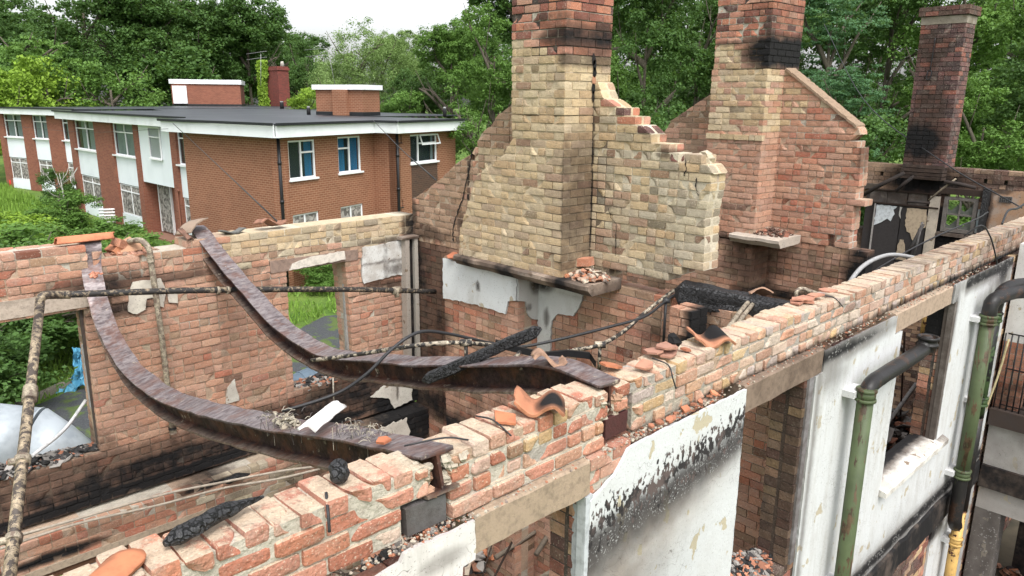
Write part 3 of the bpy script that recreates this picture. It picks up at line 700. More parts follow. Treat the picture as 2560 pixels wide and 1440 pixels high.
patch(mb, 'V', [(4.53, -1.62), (5.18, -1.60), (5.17, -1.98), (5.08, -2.02), (4.98, -2.0), (4.52, -2.04), (4.50, -1.95)], RV, .02, (.60, .60, .58), blobs([(4.82, -1.8, .025, .35, .45), (4.85, -1.82, .6, .02, .42), (5.0, -1.93, .15, .07, .5), (5.1, -1.66, .12, .05, .3)]), .04, .008, seed=13)
patch(mb, 'V', [(2.05, -1.74), (2.10, -1.63), (2.34, -1.63), (2.38, -1.76), (2.34, -1.91), (2.29, -1.88), (2.25, -1.80), (2.20, -1.80), (2.18, -1.90), (2.10, -1.93), (2.03, -1.89)], RV, .018, (.56, .52, .44), None, .03, .008, seed=14)
patch(mb, 'V', [(2.39, -1.78), (2.47, -1.77), (2.47, -1.89), (2.39, -1.87)], RV, .018, (.60, .55, .47), None, .03, .006, seed=15)
patch(mb, 'V', [(2.87, -2.86), (2.95, -2.78), (2.98, -3.02), (2.84, -3.02)], RV, .018, (.58, .56, .50), None, .03, .006, seed=16)
patch(mb, 'V', [(4.55, -3.42), (4.80, -3.30), (5.15, -3.32), (5.15, -3.62), (4.88, -3.66), (4.80, -3.50)], RV, .02, (.55, .52, .46), blobs([(4.93, -3.4, .02, .15, .6)]), .04, .01, seed=17)
mb.build('plaster_patches', M['plaster'], rear)
# jamb frame strips and corner boxing
mb = MB(); mb.box(1.655, 1.675, 7.20, 7.24, -3.1, -1.80, (.10, .09, .085, .4), .002); mb.box(1.645, 1.66, 7.24, 7.255, -2.75, -2.15, (.32, .31, .30, 0), .002); mb.build('frame_strip', M['generic'], rear)
mb = MB(); mb.box(4.315, 4.345, 7.22, 7.26, -3.08, -1.76, (.34, .33, .31, .2), .002); mb.build('frame_strip', M['generic'], rear)
for x, c in ((5.075, (.34, .30, .26)), (5.205, (.36, .33, .29))):
    mb = MB(); mb.box(x-.03, x+.025, 7.05, 7.15, -3.1, -1.575, (*c, .1), .004); mb.build('corner_boxing', M['plaster'], rear)
mb = MB(); mb.box(5.0, 5.235, 7.03, 7.15, -1.585, -1.555, (.2, .15, .12, .3), .006); mb.box(5.115, 5.165, 7.08, 7.15, -3.1, -1.6, (.03, .025, .02, .8), .004); mb.build('corner_boxing', M['plaster'], rear)
# ================================================================== GABLES WITH CHIMNEYS
def ragpoly(P, seed, amp=.02):
    return P
def gable(u, name, label, poly, lowpoly, gpal, gsoot, seed, bre, stack, lowbre, shelf, holes=()):
    t = thing(name, label, 'gable wall', (u+.1, 4.5, GZ))
    w = Wall('U', seed); z0 = -1.62; n = 32
    w.lay(poly, list(holes), u, u+.22, z0, z0+n*CRS, gpal, gsoot, 1, rec=.0105, ragged=.02)
    w.mb.build('upper_brickwork', M['brick_pale'], t)
    w = Wall('U', seed+1); w.lay(lowpoly, [], u+.012, u+.22, z0-62*CRS, z0, lambda s, z: lowbre['pal'](s, z), lowbre['soot'], 0, rec=.0105); w.mb.build('lower_brickwork', M['brick'], t)
    # breast above the shelf
    w = Wall('U', seed+2); w.lay(bre['poly'], [], bre['u'], u+.005, bre['z0'], bre['z0']+round((bre['z1']-bre['z0'])/CRS)*CRS, bre['pal'], bre['soot'], 1, rec=.0095, djit=.001, ends=True)
    w.mb.build('chimney_breast', M['brick_pale'], t)
    # lower breast
    w = Wall('U', seed+3); L = lowbre; w.lay([(L['v0'], -6.1), (L['v1'], -6.1), (L['v1'], L['zt']), (L['v0'], L['zt'])], [], L['u'], u+.01, L['zt']-60*CRS, L['zt'], L['pal'], L['soot'], 0, rec=.0105); w.mb.build('lower_chimney_breast', M['brick'], t)
    # stack
    st = stack; w = Wall('U', seed+4); k = round((st['z1']-st['z0'])/CRS)
    w.lay([(st['v0'], st['z0']-.1), (st['v1'], st['z0']-.1), (st['v1'], st['z1']+.1), (st['v0'], st['z1']+.1)], list(st.get('holes', ())), st['u0'], st['u1'], st['z0'], st['z0']+k*CRS, st['pal'], st['soot'], 1, rec=.0095, djit=.0012)
    w.mb.build('chimney_stack', M['brick_pale'], t)
    return t
# --- gable 1
G = 5.24
def p1(s, z):
    r = random.random()
    if 3.45 < s < 4.32 and z > -.05-.56*(4.3-s) and r < .75: return 'red' if r < .5 else 'sootred'
    if s > 5.93-(z+.6)*.05 and s > 5.75: return 'brown' if r < .85 else 'pink'
    if s > 5.1 and z > -.48: return 'brown' if r < .9 else 'cream'
    if s < 3.75 and z < -.6: return 'greyc' if r < .75 else ('cream' if r < .93 else 'brown')
    if s < 4.45: return 'cream' if r < .5 else ('greyc' if r < .8 else 'brown')
    return 'cream' if r < .94 else 'brown'
g1poly = [(7.2, -1.7), (7.16, -1.15), (6.62, -.86), (6.33, -.66), (6.15, -.58), (6.05, -.60), (6.02, -.45), (5.96, -.36), (5.78, -.24), (5.70, -.16), (5.55, -.08), (5.42, .02), (5.0, .15), (4.40, .15), (4.32, .0), (4.24, -.02), (4.24, -.07), (4.10, -.08), (4.10, -.155), (3.98, -.16), (3.98, -.225), (3.86, -.23), (3.86, -.30), (3.74, -.31), (3.74, -.365), (3.62, -.37), (3.62, -.44), (3.48, -.45), (3.46, -.40), (3.38, -.38), (3.22, -.52), (3.21, -.66), (3.24, -.9), (3.22, -1.31), (3.43, -1.31), (3.43, -1.39), (3.56, -1.39), (3.56, -1.5), (4.2, -1.5), (4.2, -1.7)]
s1 = blobs([(6.15, -.95, .022, .40, .75), (6.28, -1.35, .06, .16, .5), (6.9, -1.5, .4, .1, .5), (7.15, -1.35, .08, .3, .6), (4.435, -.8, .02, .9, .75), (3.66, -.42, .10, .04, .5), (3.85, -.27, .06, .05, .35), (4.2, -.9, .06, .04, .35), (3.9, -1.5, .5, .04, .5), (5.9, -.5, .04, .1, .2)])
def lp1(s, z): return random.choice(['pink', 'pink', 'pink', 'red', 'brown'])
ls1 = blobs([(6.85, -2.3, .45, .9, .62), (7.1, -1.9, .12, .6, .8), (4.2, -2.7, 1.0, .35, .35), (6.9, -2.2, .4, .5, .55), (6.6, -1.75, .5, .1, .5), (6.35, -2.6, .2, .5, .6), (7.0, -3.2, .5, .5, .65), (3.6, -2.0, .3, .12, .35), (4.3, -1.95, .8, .08, .22), (5.0, -2.3, .07, .3, .35), (6, -3.6, 2, .2, .8), (3.2, -2, .12, .4, .8), (5, -3.3, 1.5, .4, .35), (5.08, -1.8, .1, .1, .8)])
gable1 = gable(G, 'gable_wall', 'cream scorched brick gable wall with a tall chimney stack rising above the middle of the ruin', g1poly,
    [(7.2, -6), (7.2, -1.62), (3.40, -1.62), (3.0, -1.56), (2.32, -1.9), (2.32, -6)], p1, s1, 31,
    dict(poly=[(5.86, -1.62), (5.84, -1.3), (5.6, -.75), (5.42, -.62), (5.2, -.50), (5.08, -.35), (5.09, -.1), (4.44, -.1), (4.43, -1.62)], u=4.86, z0=-1.62, z1=-.12, pal=lambda s, z: 'cream' if random.random() < .95 else 'brown', soot=blobs([(4.43, -.9, .02, .7, .5), (5.5, -1.6, .4, .03, .4)])),
    dict(u0=4.855, u1=5.46, v0=4.44, v1=5.09, z0=-1.62+21*CRS, z1=1.35, pal=lambda s, z: ('cream' if random.random() < .93 else 'brown') if z < .35+.25*(s-4.44) else ('sootred' if random.random() < .5 else 'red'),
         soot=blobs([(4.44, .52, .28, .085, .75), (4.44, .33, .1, .06, .5), (4.44, .68, .5, .05, .35), (4.7, .62, .3, .02, .4)]), holes=()),
    dict(u=4.955, v0=5.08, v1=6.22, zt=-1.63, pal=lp1, soot=ls1), None)
# sooty flue scar and crack on the right cheek of stack 1
mb = MB(); rr = random.Random(4)
for (x, z, R, c) in ((5.225, .10, .05, (.01, .01, .01)), (5.225, .17, .045, (.4, .2, .12)), (5.23, .235, .045, (.01, .01, .01)), (5.23, .30, .05, (.012, .011, .011)), (5.21, .35, .05, (.015, .012, .012)), (5.225, .03, .045, (.02, .015, .012))):
    mb.face([(x+R*.55*cos(q*pi/4)*rr.uniform(.7, 1.2), 4.431, z+R*sin(q*pi/4)*rr.uniform(.8, 1.2)) for q in range(8)][::-1], (*c, 0))
mb.build('flue_scar', M['generic'], gable1)
def crackline(t, ax, d, px, w0, seed, name='crack'):
    rr = random.Random(seed); P = [(sU if ax == 'U' else sV)(x, y, d) for x, y in px]; mb = MB(); L = []
    for (a, b) in zip(P, P[1:]):
        for k in range(5): f = k/5; L.append((a[0]+(b[0]-a[0])*f+rr.uniform(-.006, .006), a[1]+(b[1]-a[1])*f, w0*rr.uniform(.4, 1.3)))
    L.append((*P[-1], .002)); L[0] = (L[0][0], L[0][1], .002)
    for a, b in zip(L, L[1:]): mb.face([(d, a[0]+a[2], a[1]), (d, b[0]+b[2], b[1]), (d, b[0]-b[2], b[1]), (d, a[0]-a[2], a[1])], (.012, .01, .009, 0))
    mb.build(name, M['generic'], t)
crackline(gable1, 'U', G-.006, [(1181, 372), (1176, 400), (1170, 440), (1163, 462), (1158, 495), (1148, 520), (1138, 548), (1132, 575), (1133, 605)], .011, 1)
crackline(gable1, 'U', G-.006, [(1483, 240), (1482, 330), (1480, 450), (1477, 560), (1475, 620)], .006, 2)
crackline(gable1, 'U', G-.006, [(1520, 520), (1528, 545), (1541, 560), (1540, 600), (1538, 640)], .004, 3)
crackline(gable1, 'U', G-.006, [(1712, 395), (1716, 420), (1710, 440), (1742, 445), (1740, 470), (1745, 490)], .006, 4)
# plaster on lower breast and alcove
mb = MB(); gs = blobs([(5.65, -1.85, .02, .05, .9), (5.1, -1.75, .05, .2, .3)])
patch(mb, 'U', [(6.22, -1.655), (5.075, -1.655), (5.085, -1.9), (5.20, -1.93), (5.235, -2.07), (5.7, -2.06), (6.22, -2.10)], 4.955, .022, (.62, .64, .64), gs, .05, .008, seed=21)
patch(mb, 'U', [(5.075, -1.70), (4.45, -1.72), (4.52, -1.88), (4.60, -2.01), (4.80, -2.03), (4.88, -2.12), (4.90, -2.5), (5.07, -2.5)], 5.25, .02, (.60, .61, .60), blobs([(5.0, -1.75, .14, .09, .85), (4.6, -1.82, .3, .03, .25), (4.95, -2.1, .04, .1, .7)]), .04, .01, seed=22)
mb.build('plaster_patches', M['render'], gable1)
mb = MB(); patch(mb, 'V', [(4.945, -1.66), (5.24, -1.68), (5.24, -2.15), (5.14, -2.12), (5.08, -2.05), (5.06, -1.93), (4.945, -1.90)], 5.083, .018, (.58, .58, .56), blobs([(5.2, -1.75, .09, .12, .8), (5.1, -2.0, .04, .04, .6)]), .04, .006, seed=23)
mb.build('plaster_patches', M['render'], gable1)
# concrete hearth slab under stack 1
def slab(t, u0, u1, v0, v1, zt, th, name='hearth_slab', c=(.36, .28, .22), so=.35):
    mb = MB(); n = 16; P = []; C = []
    ring = [(u0, zt-.01), (u0+.02, zt), (u1, zt), (u1, zt-th), (u0+.05, zt-th), (u0+.012, zt-th*.55), (u0, zt-th*.45)]
    for i in range(n+1):
        v = v0+(v1-v0)*i/n
        for (x, z) in ring: P.append((x+noise.noise(Vector((x*9, v*9, z*9)))*.008, v, z+noise.noise(Vector((v*6, x*9, z)))*.008)); C.append((*c, so*(1+.9*noise.noise(Vector((v*4, z*6, 0))))))
    b = mb.grid(P, 7, n+1, C, True, smooth=False); mb.f.append(tuple(b+k for k in range(7))); mb.f.append(tuple(b+n*7+k for k in range(7))[::-1]); mb.build(name, M['plaster'], t)
slab(gable1, 4.80, 5.26, 4.06, 5.88, -1.545, .10, so=.62)
# --- gable 2
G2 = 8.6
def p2(s, z):
    r = random.random()
    if s > 5.2: return 'pink' if r < .5 else 'brown'
    if s > 4.35: return 'pink' if z < -.35 else ('cream' if r < .35 else 'pink')
    return ('pink' if r < .7 else 'red') if z < -.15+.2*(4.4-s) else ('cream' if r < .5 else 'pink')
g2poly = [(7.2, -1.7), (7.2, -.9), (6.35, -.60), (6.3, -.47), (6.2, -.42), (6.05, -.50), (6.02, -.38), (5.92, -.24), (5.3, .13), (5.2, .3), (4.38, .36), (3.48, -.27), (3.46, -.32), (3.56, -.42), (3.42, -.46), (3.40, -.8), (3.40, -1.02), (3.30, -1.03), (3.30, -1.1), (3.42, -1.11), (3.42, -1.62), (4.0, -1.62), (4.0, -1.7)]
s2 = blobs([(3.42, -.6, .03, .2, .4), (4.4, -.6, .02, .9, .2)])
ls2 = blobs([(4.5, -1.9, .25, .35, .5), (4.45, -2.25, .2, .08, .8), (3.6, -2.3, .9, .06, .95), (3.3, -2.0, .15, .5, .95), (3.9, -2.6, .8, .2, .6), (4.6, -1.64, .5, .06, .6), (3.8, -1.9, .5, .25, .3), (4, -3.2, 1, .4, .7)])
gable2 = gable(G2, 'gable_wall', 'orange brick gable wall with the second chimney stack, standing behind the cream gable', g2poly,
    [(7.2, -6), (7.2, -1.62), (3.22, -1.60), (3.22, -6)], p2, s2, 41,
    dict(poly=[(5.12, -1.62), (5.12, .36), (4.4, .36), (4.4, -1.62)], u=8.2, z0=-1.62, z1=.37, pal=lambda s, z: ('pink' if z < -.35 or random.random() < .25 else 'cream'), soot=blobs([(4.6, -1.62, .4, .05, .5)])),
    dict(u0=8.2, u1=8.95, v0=4.4, v1=5.10, z0=-1.62+28*CRS, z1=1.7, pal=lambda s, z: ('cream' if random.random() < .5 else 'pink') if z < .62 else ('red' if random.random() < .7 else 'sootred'), soot=blobs([(4.4, .55, .3, .19, .95), (4.9, .66, .3, .04, .45), (4.4, .95, .4, .2, .35)])),
    dict(u=8.2, v0=4.4, v1=5.6, zt=-1.63, pal=lambda s, z: random.choice(['pink', 'pink', 'brown']), soot=ls2), None, holes=[[(3.60, -1.63), (3.67, -1.63), (3.67, -1.45), (3.60, -1.45)]])
slab(gable2, 8.02, 8.55, 3.98, 4.62, -1.525, .10, c=(.42, .36, .30), so=.12)
w = Wall('U', 99); w.lay([(5.13, -.46), (4.39, -.46), (4.39, -.32), (5.13, -.32)], [], 8.185, 8.25, -.44, -.44+CRS*1.01, lambda s, z: 'cream', no, 0); w.mb.build('string_course', M['brick_pale'], gable2)
mb = MB()
for k in range(22):
    a0, a1 = 4.38-k*.04, 4.38-(k+1)*.04; f_ = lambda v: .375-(4.38-v)*.712
    P = [(x, v, f_(v)+o_+random.uniform(-.006, .006)) for o_ in (-.02, .012) for (x, v) in ((8.585, a0), (8.585, a1), (8.83, a1), (8.83, a0))]; mb.quadbox(P, (.27, .19, .13, 0))
mb.build('verge_mortar', M['concrete'], gable2)
# ================================================================== FAR END WALL
FW = 13.55
far = thing('burnt_end_wall', 'blackened far end wall with a broken sash window, burnt door panels and peeling plaster', 'wall', (FW+.1, 4, GZ))
w = Wall('U', 51, ch=.0711)
hs_ = [[(3.96, -2.03), (3.47, -2.03), (3.47, -1.46), (3.96, -1.46)], [(5.37, -2.13), (5.20, -2.13), (5.20, -1.72), (5.37, -1.72)]]
for v in (5.24, 4.97, 3.83, 3.4, 3.12, 2.7): hs_.append([(v, -1.22), (v+.05, -1.22), (v+.05, -1.12), (v, -1.12)])
w.lay([(7.2, -6), (7.2, -1.0), (1.0, -1.0), (1.0, -6)], hs_, FW, FW+.24, -1.0-70*CRS, -1.0, lambda s, z: 'brown' if s > 4.7 else 'dark' if random.random() < .6 else 'brown', blobs([(4.3, -1.25, .7, .25, .85), (4.4, -2.0, 1.2, .5, .9), (3.5, -1.2, 1.0, .06, .6), (3.2, -1.1, 1, .05, .3)]), 0)
w.mb.build('brickwork', M['brick'], far)
mb = MB()
patch(mb, 'U', [(3.36, -1.3), (2.2, -1.27), (2.2, -2.2), (3.30, -2.2)], FW, .02, (.34, .21, .13), blobs([(3.33, -1.6, .06, .4, .8), (3.25, -1.3, .2, .07, .7)]), .05, .01, seed=31); mb.build('plaster_patches', M['plaster'], far)
def pbox(name, v0, v1, z0, z1, t, c, so=0, mat='generic', d=0, j=.003, lab=None, parent=None):
    mb = MB(); mb.box(FW-t-d, FW-.001-d, v0, v1, z0, z1, (*c, so), j); o = mb.build(name, M[mat], parent or far)
    if lab: o['label'] = lab
    return o
pbox('door_panel', 4.60, 5.01, -3.4, -1.68, .03, (.045, .04, .04), .1)
pbox('door_panel', 4.19, 4.585, -3.4, -1.68, .03, (.04, .036, .036), .1)
pbox('door_panel', 5.03, 5.19, -3.4, -1.5, .02, (.04, .035, .035), .2)
for (a, b) in ((4.85, 5.14), (4.53, 4.84), (4.22, 4.51)): pbox('fanlight_panel', a, b, -1.65, -1.46, .025, (.13, .125, .12), .45, 'plaster')
pbox('transom_rail', 4.02, 5.2, -1.675, -1.65, .06, (.02, .018, .018), .5); pbox('transom_rail', 4.02, 5.2, -1.45, -1.43, .06, (.02, .018, .018), .5)
pbox('white_post', 4.02, 4.165, -3.4, -1.47, .05, (.52, .45, .36), .18, 'plaster')
pbox('charred_post', 3.325, 3.41, -2.6, -1.28, .09, (.01, .01, .01), 1, 'char')
pbox('burnt_lintel', 3.38, 4.05, -1.42, -1.32, .05, (.03, .028, .026), .5); pbox('burnt_lintel', 5.0, 5.5, -1.45, -1.35, .05, (.10, .085, .07), .3)
pbox('door_frame_edge', 5.01, 5.03, -3.0, -1.68, .06, (.34, .32, .30), .1)
mb = MB(); patch(mb, 'U', [(5.0, -1.70), (4.66, -1.70), (4.72, -1.76), (4.69, -1.83), (4.74, -1.96), (4.80, -1.92), (4.86, -1.97), (5.01, -2.06)], FW-.03, .008, (.66, .70, .72), None, .04, .008, seed=33)
patch(mb, 'U', [(4.62, -1.70), (4.58, -1.70), (4.60, -1.80), (4.585, -1.9), (4.62, -1.84)], FW-.03, .008, (.5, .48, .44), None, .03, .004, seed=34); mb.build('peeling_paint', M['generic'], far)['label'] = 'peeled white patch on the dark door'
mb = MB(); patch(mb, 'U', [(4.50, -1.71), (4.19, -1.70), (4.18, -2.0), (4.28, -2.02), (4.32, -2.3), (4.40, -2.12), (4.46, -2.1), (4.50, -2.0)], FW-.035, .01, (.48, .38, .27), None, .04, .01, seed=35)
patch(mb, 'U', [(4.55, -2.25), (4.49, -2.25), (4.40, -2.6), (4.60, -2.6)], FW-.035, .01, (.44, .35, .25), None, .04, .01, seed=36); mb.build('torn_lining', M['generic'], far)
# sash window
sf = MB()
for (a, b, c, d) in ((3.47, 3.96, -2.03, -1.97), (3.47, 3.96, -1.51, -1.46), (3.47, 3.53, -1.97, -1.51), (3.90, 3.96, -1.97, -1.51), (3.71, 3.73, -1.97, -1.51), (3.53, 3.90, -1.755, -1.725)):
    sf.box(FW-.03, FW+.03, a+.001, b-.001, c+.001, d-.001, (.17, .155, .14, .2), .002)
sw = sf.build('sash_window', M['generic'], far)
mb = MB()
for (a, b, c, d) in ((3.73, 3.90, -1.97, -1.755), (3.53, 3.71, -1.97, -1.755), (3.53, 3.71, -1.725, -1.51), (3.73, 3.90, -1.725, -1.51)):
    mb.face([(FW+.01, a, c), (FW+.01, b, c), (FW+.01, b, c+(d-c)*.35), (FW+.01, (a+b)/2+.03, c+(d-c)*.2), (FW+.01, a+.03, c+(d-c)*.65), (FW+.01, a, c+(d-c)*.9)], (.12, .13, .11, 0))
mb.build('broken_panes', M['generic'], sw)
pbox('sill_board', 3.42, 4.0, -2.10, -2.04, .06, (.15, .12, .10), .3)
pbox('peeled_lining', 3.42, 3.455, -2.0, -1.62, .04, (.30, .38, .40), .25, 'plaster')
ab = MB(); ab.box(FW-.04, FW-.02, 3.02, 3.19, -1.475, -1.38, (.17, .16, .15, .1), .002)
for i in range(6):
    for k in range(4): ab.box(FW-.045, FW-.0395, 3.028+i*.027, 3.044+i*.027, -1.468+k*.022, -1.454+k*.022, (.01, .01, .01, 0))
ab.build('air_brick', M['generic'], far)
# far chimney
fc = thing('free_standing_chimney', 'tall dark burnt brick chimney standing alone on the far end wall at the right', 'chimney', (13.7, 4.3, -1.0))
w = Wall('U', 61)
w.lay([(3.98, -1.2), (4.62, -1.2), (4.62, 1.3), (3.98, 1.3)], [], 13.38, 13.84, -1.0, -1.0+31*CRS, lambda s, z: 'charred' if random.random() < .8 else 'sootred', blobs([(4.4, -.6, .35, .35, .9), (4.2, -.2, .15, .6, .5), (4.5, .8, .4, .4, .45), (4.4, 0, .2, .5, .5)]), 0)
w.mb.build('brick_shaft', M['brick'], fc)
w = Wall('U', 62); w.lay([(3.95, 1.1), (4.65, 1.1), (4.65, 2), (3.95, 2)], [], 13.35, 14.03, -1.0+32*CRS, -1.0+34*CRS, lambda s, z: 'greyc', blobs([(4.3, 1.3, 1, .3, .3)]), 0)
mb = MB(); mb.box(13.37, 13.85, 3.97, 4.63, -1.0+31*CRS, -1.0+32.6*CRS, (.22, .19, .15, .15), .004); mb.build('rendered_band', M['plaster'], fc)
w = Wall('U', 63); z = -1.0+32.7*CRS
w.lay([(3.94, z-.1), (4.66, z-.1), (4.66, z+.4), (3.94, z+.4)], [], 13.33, 13.89, z, z+CRS*2, lambda s, z: 'dark' if random.random() < .6 else 'sootred', blobs([(4.3, z, 1, .5, .25)]), 0); w.mb.build('corbelled_cap', M['brick'], fc)
mb = MB()
for k in range(4): mb.box(13.38-.03+k*.004-.02*k, 13.6, 3.99, 4.61+.005*k, -1.02-k*.06, -.975-k*.06, (.05, .035, .03, .6), .006)
mb.build('corbel_courses', M['brick'], fc)
mb = MB(); tube(mb, spline([(13.36, 4.38, 1.0), (13.36, 4.385, .75), (13.355, 4.39, .5)], 4), .008, 6); tube(mb, spline([(13.35, 4.42, .5), (13.34, 4.42, .38), (13.34, 4.37, .38), (13.35, 4.37, .5), (13.35, 4.42, .5)], 4), .008, 6); mb.build('iron_bracket', M['blackmetal'], fc)
# ================================================================== STEEL BEAMS
def catm(pts, n=10): return spline(pts, n)
def ibeam(name, label, path, w=.15, h=.2, t=.014, twist=None, pads=()):
    """sagging I-section swept along path; path = centre of the top flange"""
    P = catm(path, 8); n = len(P); prof = [(-w/2, 0), (w/2, 0), (w/2, -t), (t/2, -t-.004), (t/2, -h+t+.004), (w/2, -h+t), (w/2, -h), (-w/2, -h), (-w/2, -h+t), (-t/2, -h+t+.004), (-t/2, -t-.004), (-w/2, -t)]
    rings = []; C = []
    for i, p in enumerate(P):
        T = (P[min(i+1, n-1)]-P[max(0, i-1)]).normalized(); sd_ = T.cross(Vector((0, 0, 1)))
        sd_ = Vector((-1, .03, 0)).normalized(); up = sd_.cross(T).normalized()
        if up.z < 0 and i == 0: pass
        if up.dot(Vector((0, -.6, 1))) < 0: up = -up
        tw = twist(i/(n-1)) if twist else 0
        a = sd_*cos(tw)+up*sin(tw); b = up*cos(tw)-sd_*sin(tw)
        for q, (x, z) in enumerate(prof):
            rings.append(p+a*(x*(1+.10*noise.noise(p*7+Vector((9, 0, 0))))+.010*noise.noise(p*2.2))+b*(z+noise.noise(p*5+Vector((q*.35, 0, 0)))*.009)+Vector((0, 0, .018*abs(noise.noise(p*1.7))))); C.append((.22, .175, .14, 1) if q in (5, 6, 7, 8) else ((.05, .03, .03, 1) if q in (2, 3, 4, 9, 10, 11) else (.25, .22, .22, 1)))
    mb = MB(); b0 = mb.grid(rings, 12, n, C, True, smooth=False)
    mb.f.append(tuple(b0+k for k in range(12))); mb.f.append(tuple(b0+(n-1)*12+k for k in range(12))[::-1])
    return solo(mb, name, M['steel'], label, 'steel beam')
def bpath(px, u0, u1):
    out = []; n = len(px)
    for i, q in enumerate(px): out.append(onU(q[0], q[1], u0+(u1-u0)*i/(n-1)))
    return out
pa = [Vector((1.84, 7.52, -1.25)), Vector((1.82, 7.2, -1.255))]+bpath([(228, 672), (244, 745), (272, 830), (318, 905), (380, 965), (460, 1006), (600, 1042), (760, 1070), (900, 1092)], 1.78, 1.67)+[Vector((1.645, 2.12, -1.318))]
ibeam('sagging_steel_beam', 'left of the two sagging rusty steel beams, with fallen debris and a white tile lying on it', pa, .155, .172, twist=lambda t: -.22*sin(pi*t)**.8)
pb = [Vector((2.82, 7.55, -1.24)), Vector((2.80, 7.28, -1.25))]+bpath([(560, 655), (636, 740), (712, 818), (800, 872), (900, 893), (1010, 901), (1130, 904), (1260, 905), (1390, 908)], 2.83, 2.75)+[Vector((2.695, 2.12, -1.318))]
ibeam('sagging_steel_beam', 'right of the two sagging rusty steel beams, crossed by a charred timber', pb, .15, .17, twist=lambda t: -.16*sin(pi*t))
# ================================================================== PIPES
def ptube(name, label, pts, r, mat, cat='pipe', n=8, seg=12, group=None, wob=.08, fit=()):
    t = thing(name, label, cat, Vector((pts[0][0], pts[0][1], min(p[2] for p in pts))), group)
    mb = MB(); tube(mb, spline(pts, n), r, seg, wob=wob); mb.build('pipe_run', M[mat], t)
    for (p, d, rr, ln, m_) in fit:
        mb = MB(); p = Vector(p); d = Vector(d).normalized(); tube(mb, [p-d*ln/2, p-d*ln*.4, p-d*ln*.1, p, p+d*ln*.1, p+d*ln*.4, p+d*ln/2], lambda q: rr*(1.0 if .1 < q < .9 else 1.1), seg); mb.build('collar', M[m_], t)
    return t
def between(a, b, t): return Vector(a)*(1-t)+Vector(b)*t
E0 = onV(100, 760, 6.6); Eb = onD(22, 1455, 5.0); H0 = onV(150, 737, 6.72); HR = onU(1088, 729, 5.10)
dn = (Eb-E0).normalized()
long_p = thing('mottled_soil_pipe', 'long black soil pipe with flaking cream paint, elbowed at left and reaching across the ruin', 'pipe', (E0.x, E0.y, Eb.z))
mb = MB(); tube(mb, [E0+dn*.05, between(E0, Eb, .3), between(E0, Eb, .6), Eb], lambda t: .033, 14, wob=.06); mb.build('upright_length', M['pipe_beige'], long_p)
mb = MB(); tube(mb, spline([E0+dn*.09, E0+(0, 0, 0) if False else E0, E0+Vector((.03, .02, .055)), H0, between(H0, HR, .02)], 6), .034, 14); mb.build('elbow', M['pipe_beige'], long_p)
mb = MB(); mid = between(H0, HR, .5)+Vector((0, 0, .035)); tube(mb, spline([H0, between(H0, HR, .25)+Vector((0, 0, .028)), mid, between(H0, HR, .75)+Vector((0, 0, .028)), HR], 6), .028, 14, wob=.05); mb.build('horizontal_length', M['pipe_black'], long_p)
mb = MB(); q = between(H0, HR, .86)+Vector((0, 0, .018)); tube(mb, [q-Vector((.05, 0, .0)), q+Vector((.05, 0, 0))], .042, 12); tube(mb, [q, q+Vector((0, -.01, -.075))], .028, 12); mb.build('tee_fitting', M['pipe_cream'], long_p)
for tt in (.34, .365, .40): 
    q = between(H0, HR, tt)+Vector((0, 0, .03)); mb = MB(); d = (HR-H0).normalized(); tube(mb, [q-d*.012, q+d*.012], .037, 12); mb.build('collar', M['pipe_cream'], long_p)
for (px, py, ln, rr) in ((84, 985, .13, .045), (62, 1150, .05, .046), (47, 1350, .04, .045)):
    t0 = min((abs((lambda w: w)(0)), 0)); best = min(((between(E0, Eb, k/200)-ray(px, py)*(between(E0, Eb, k/200).dot(CF)/ray(px, py).dot(CF))).length, k) for k in range(201))[1]
    q = between(E0, Eb, best/200); mb = MB(); tube(mb, [q-dn*ln/2, q-dn*ln*.3, q+dn*ln*.3, q+dn*ln/2], rr, 14); mb.build('collar', M['pipe_cream'], long_p)
    if ln < .1:
        mb = MB(); s_ = -CR*.6-CF*.6; s_.normalize(); tube(mb, [q, q+s_*.075], .022, 10); mb.build('branch_socket', M['pipe_cream'], long_p)
# pipe on the rear wall
a = sV(375, 650, 7.02); zb = sV(433, 1078, 7.05)
ptube('wall_pipe', 'pale flaking pipe running down the rear wall with a hooked top', [(a[0]-.09, 7.25, -1.275), (a[0]-.03, 7.1, -1.255), (a[0]+.005, 7.03, -1.33), (a[0]+.01, 7.03, -1.45), (a[0]+.035, 7.04, -2.2), (zb[0], 7.06, zb[1])], .026, 'pipe_cream', fit=[((a[0]+.008, 7.03, -1.42), (0, 0, 1), .032, .05, 'pipe_cream'), ((zb[0], 7.06, zb[1]+.03), (0, 0, 1), .036, .02, 'pipe_soot'), ((zb[0], 7.06, zb[1]-.01), (0, 0, 1), .033, .03, 'pipe_cream')])
# thin mottled conduit with tees and the loose black cable
def pd(L): return [onD(*q) for q in L]
c1 = pd([(780, 901, 5.85), (900, 885, 5.35), (1020, 866, 5.0), (1100, 858, 5.0), (1165, 857, 5.1), (1240, 865, 5.3), (1310, 880, 5.5), (1370, 886, 5.4), (1430, 876, 5.5), (1500, 862, 5.6), (1560, 828, 5.9), (1620, 775, 6.2), (1690, 724, 6.6), (1740, 713, 6.8)])
ct = thing('mottled_conduit', 'thin mottled conduit with tee joints sagging across the middle of the ruin', 'pipe', c1[4]-Vector((0, 0, .1)))
mb = MB(); tube(mb, spline(c1, 6), .0155, 9, wob=.15); mb.build('conduit_run', M['pipe_thin'], ct)
for q in (c1[4], c1[9]):
    mb = MB(); tube(mb, [q-CR*.04, q-CR*.02, q+CR*.02, q+CR*.04], .026, 9); mb.build('tee_joint', M['pipe_thin'], ct)
    mb = MB(); tube(mb, [q, q-Vector((0, 0, .19))], .013, 8); mb.build('drop_rod', M['pipe_thin'], ct)
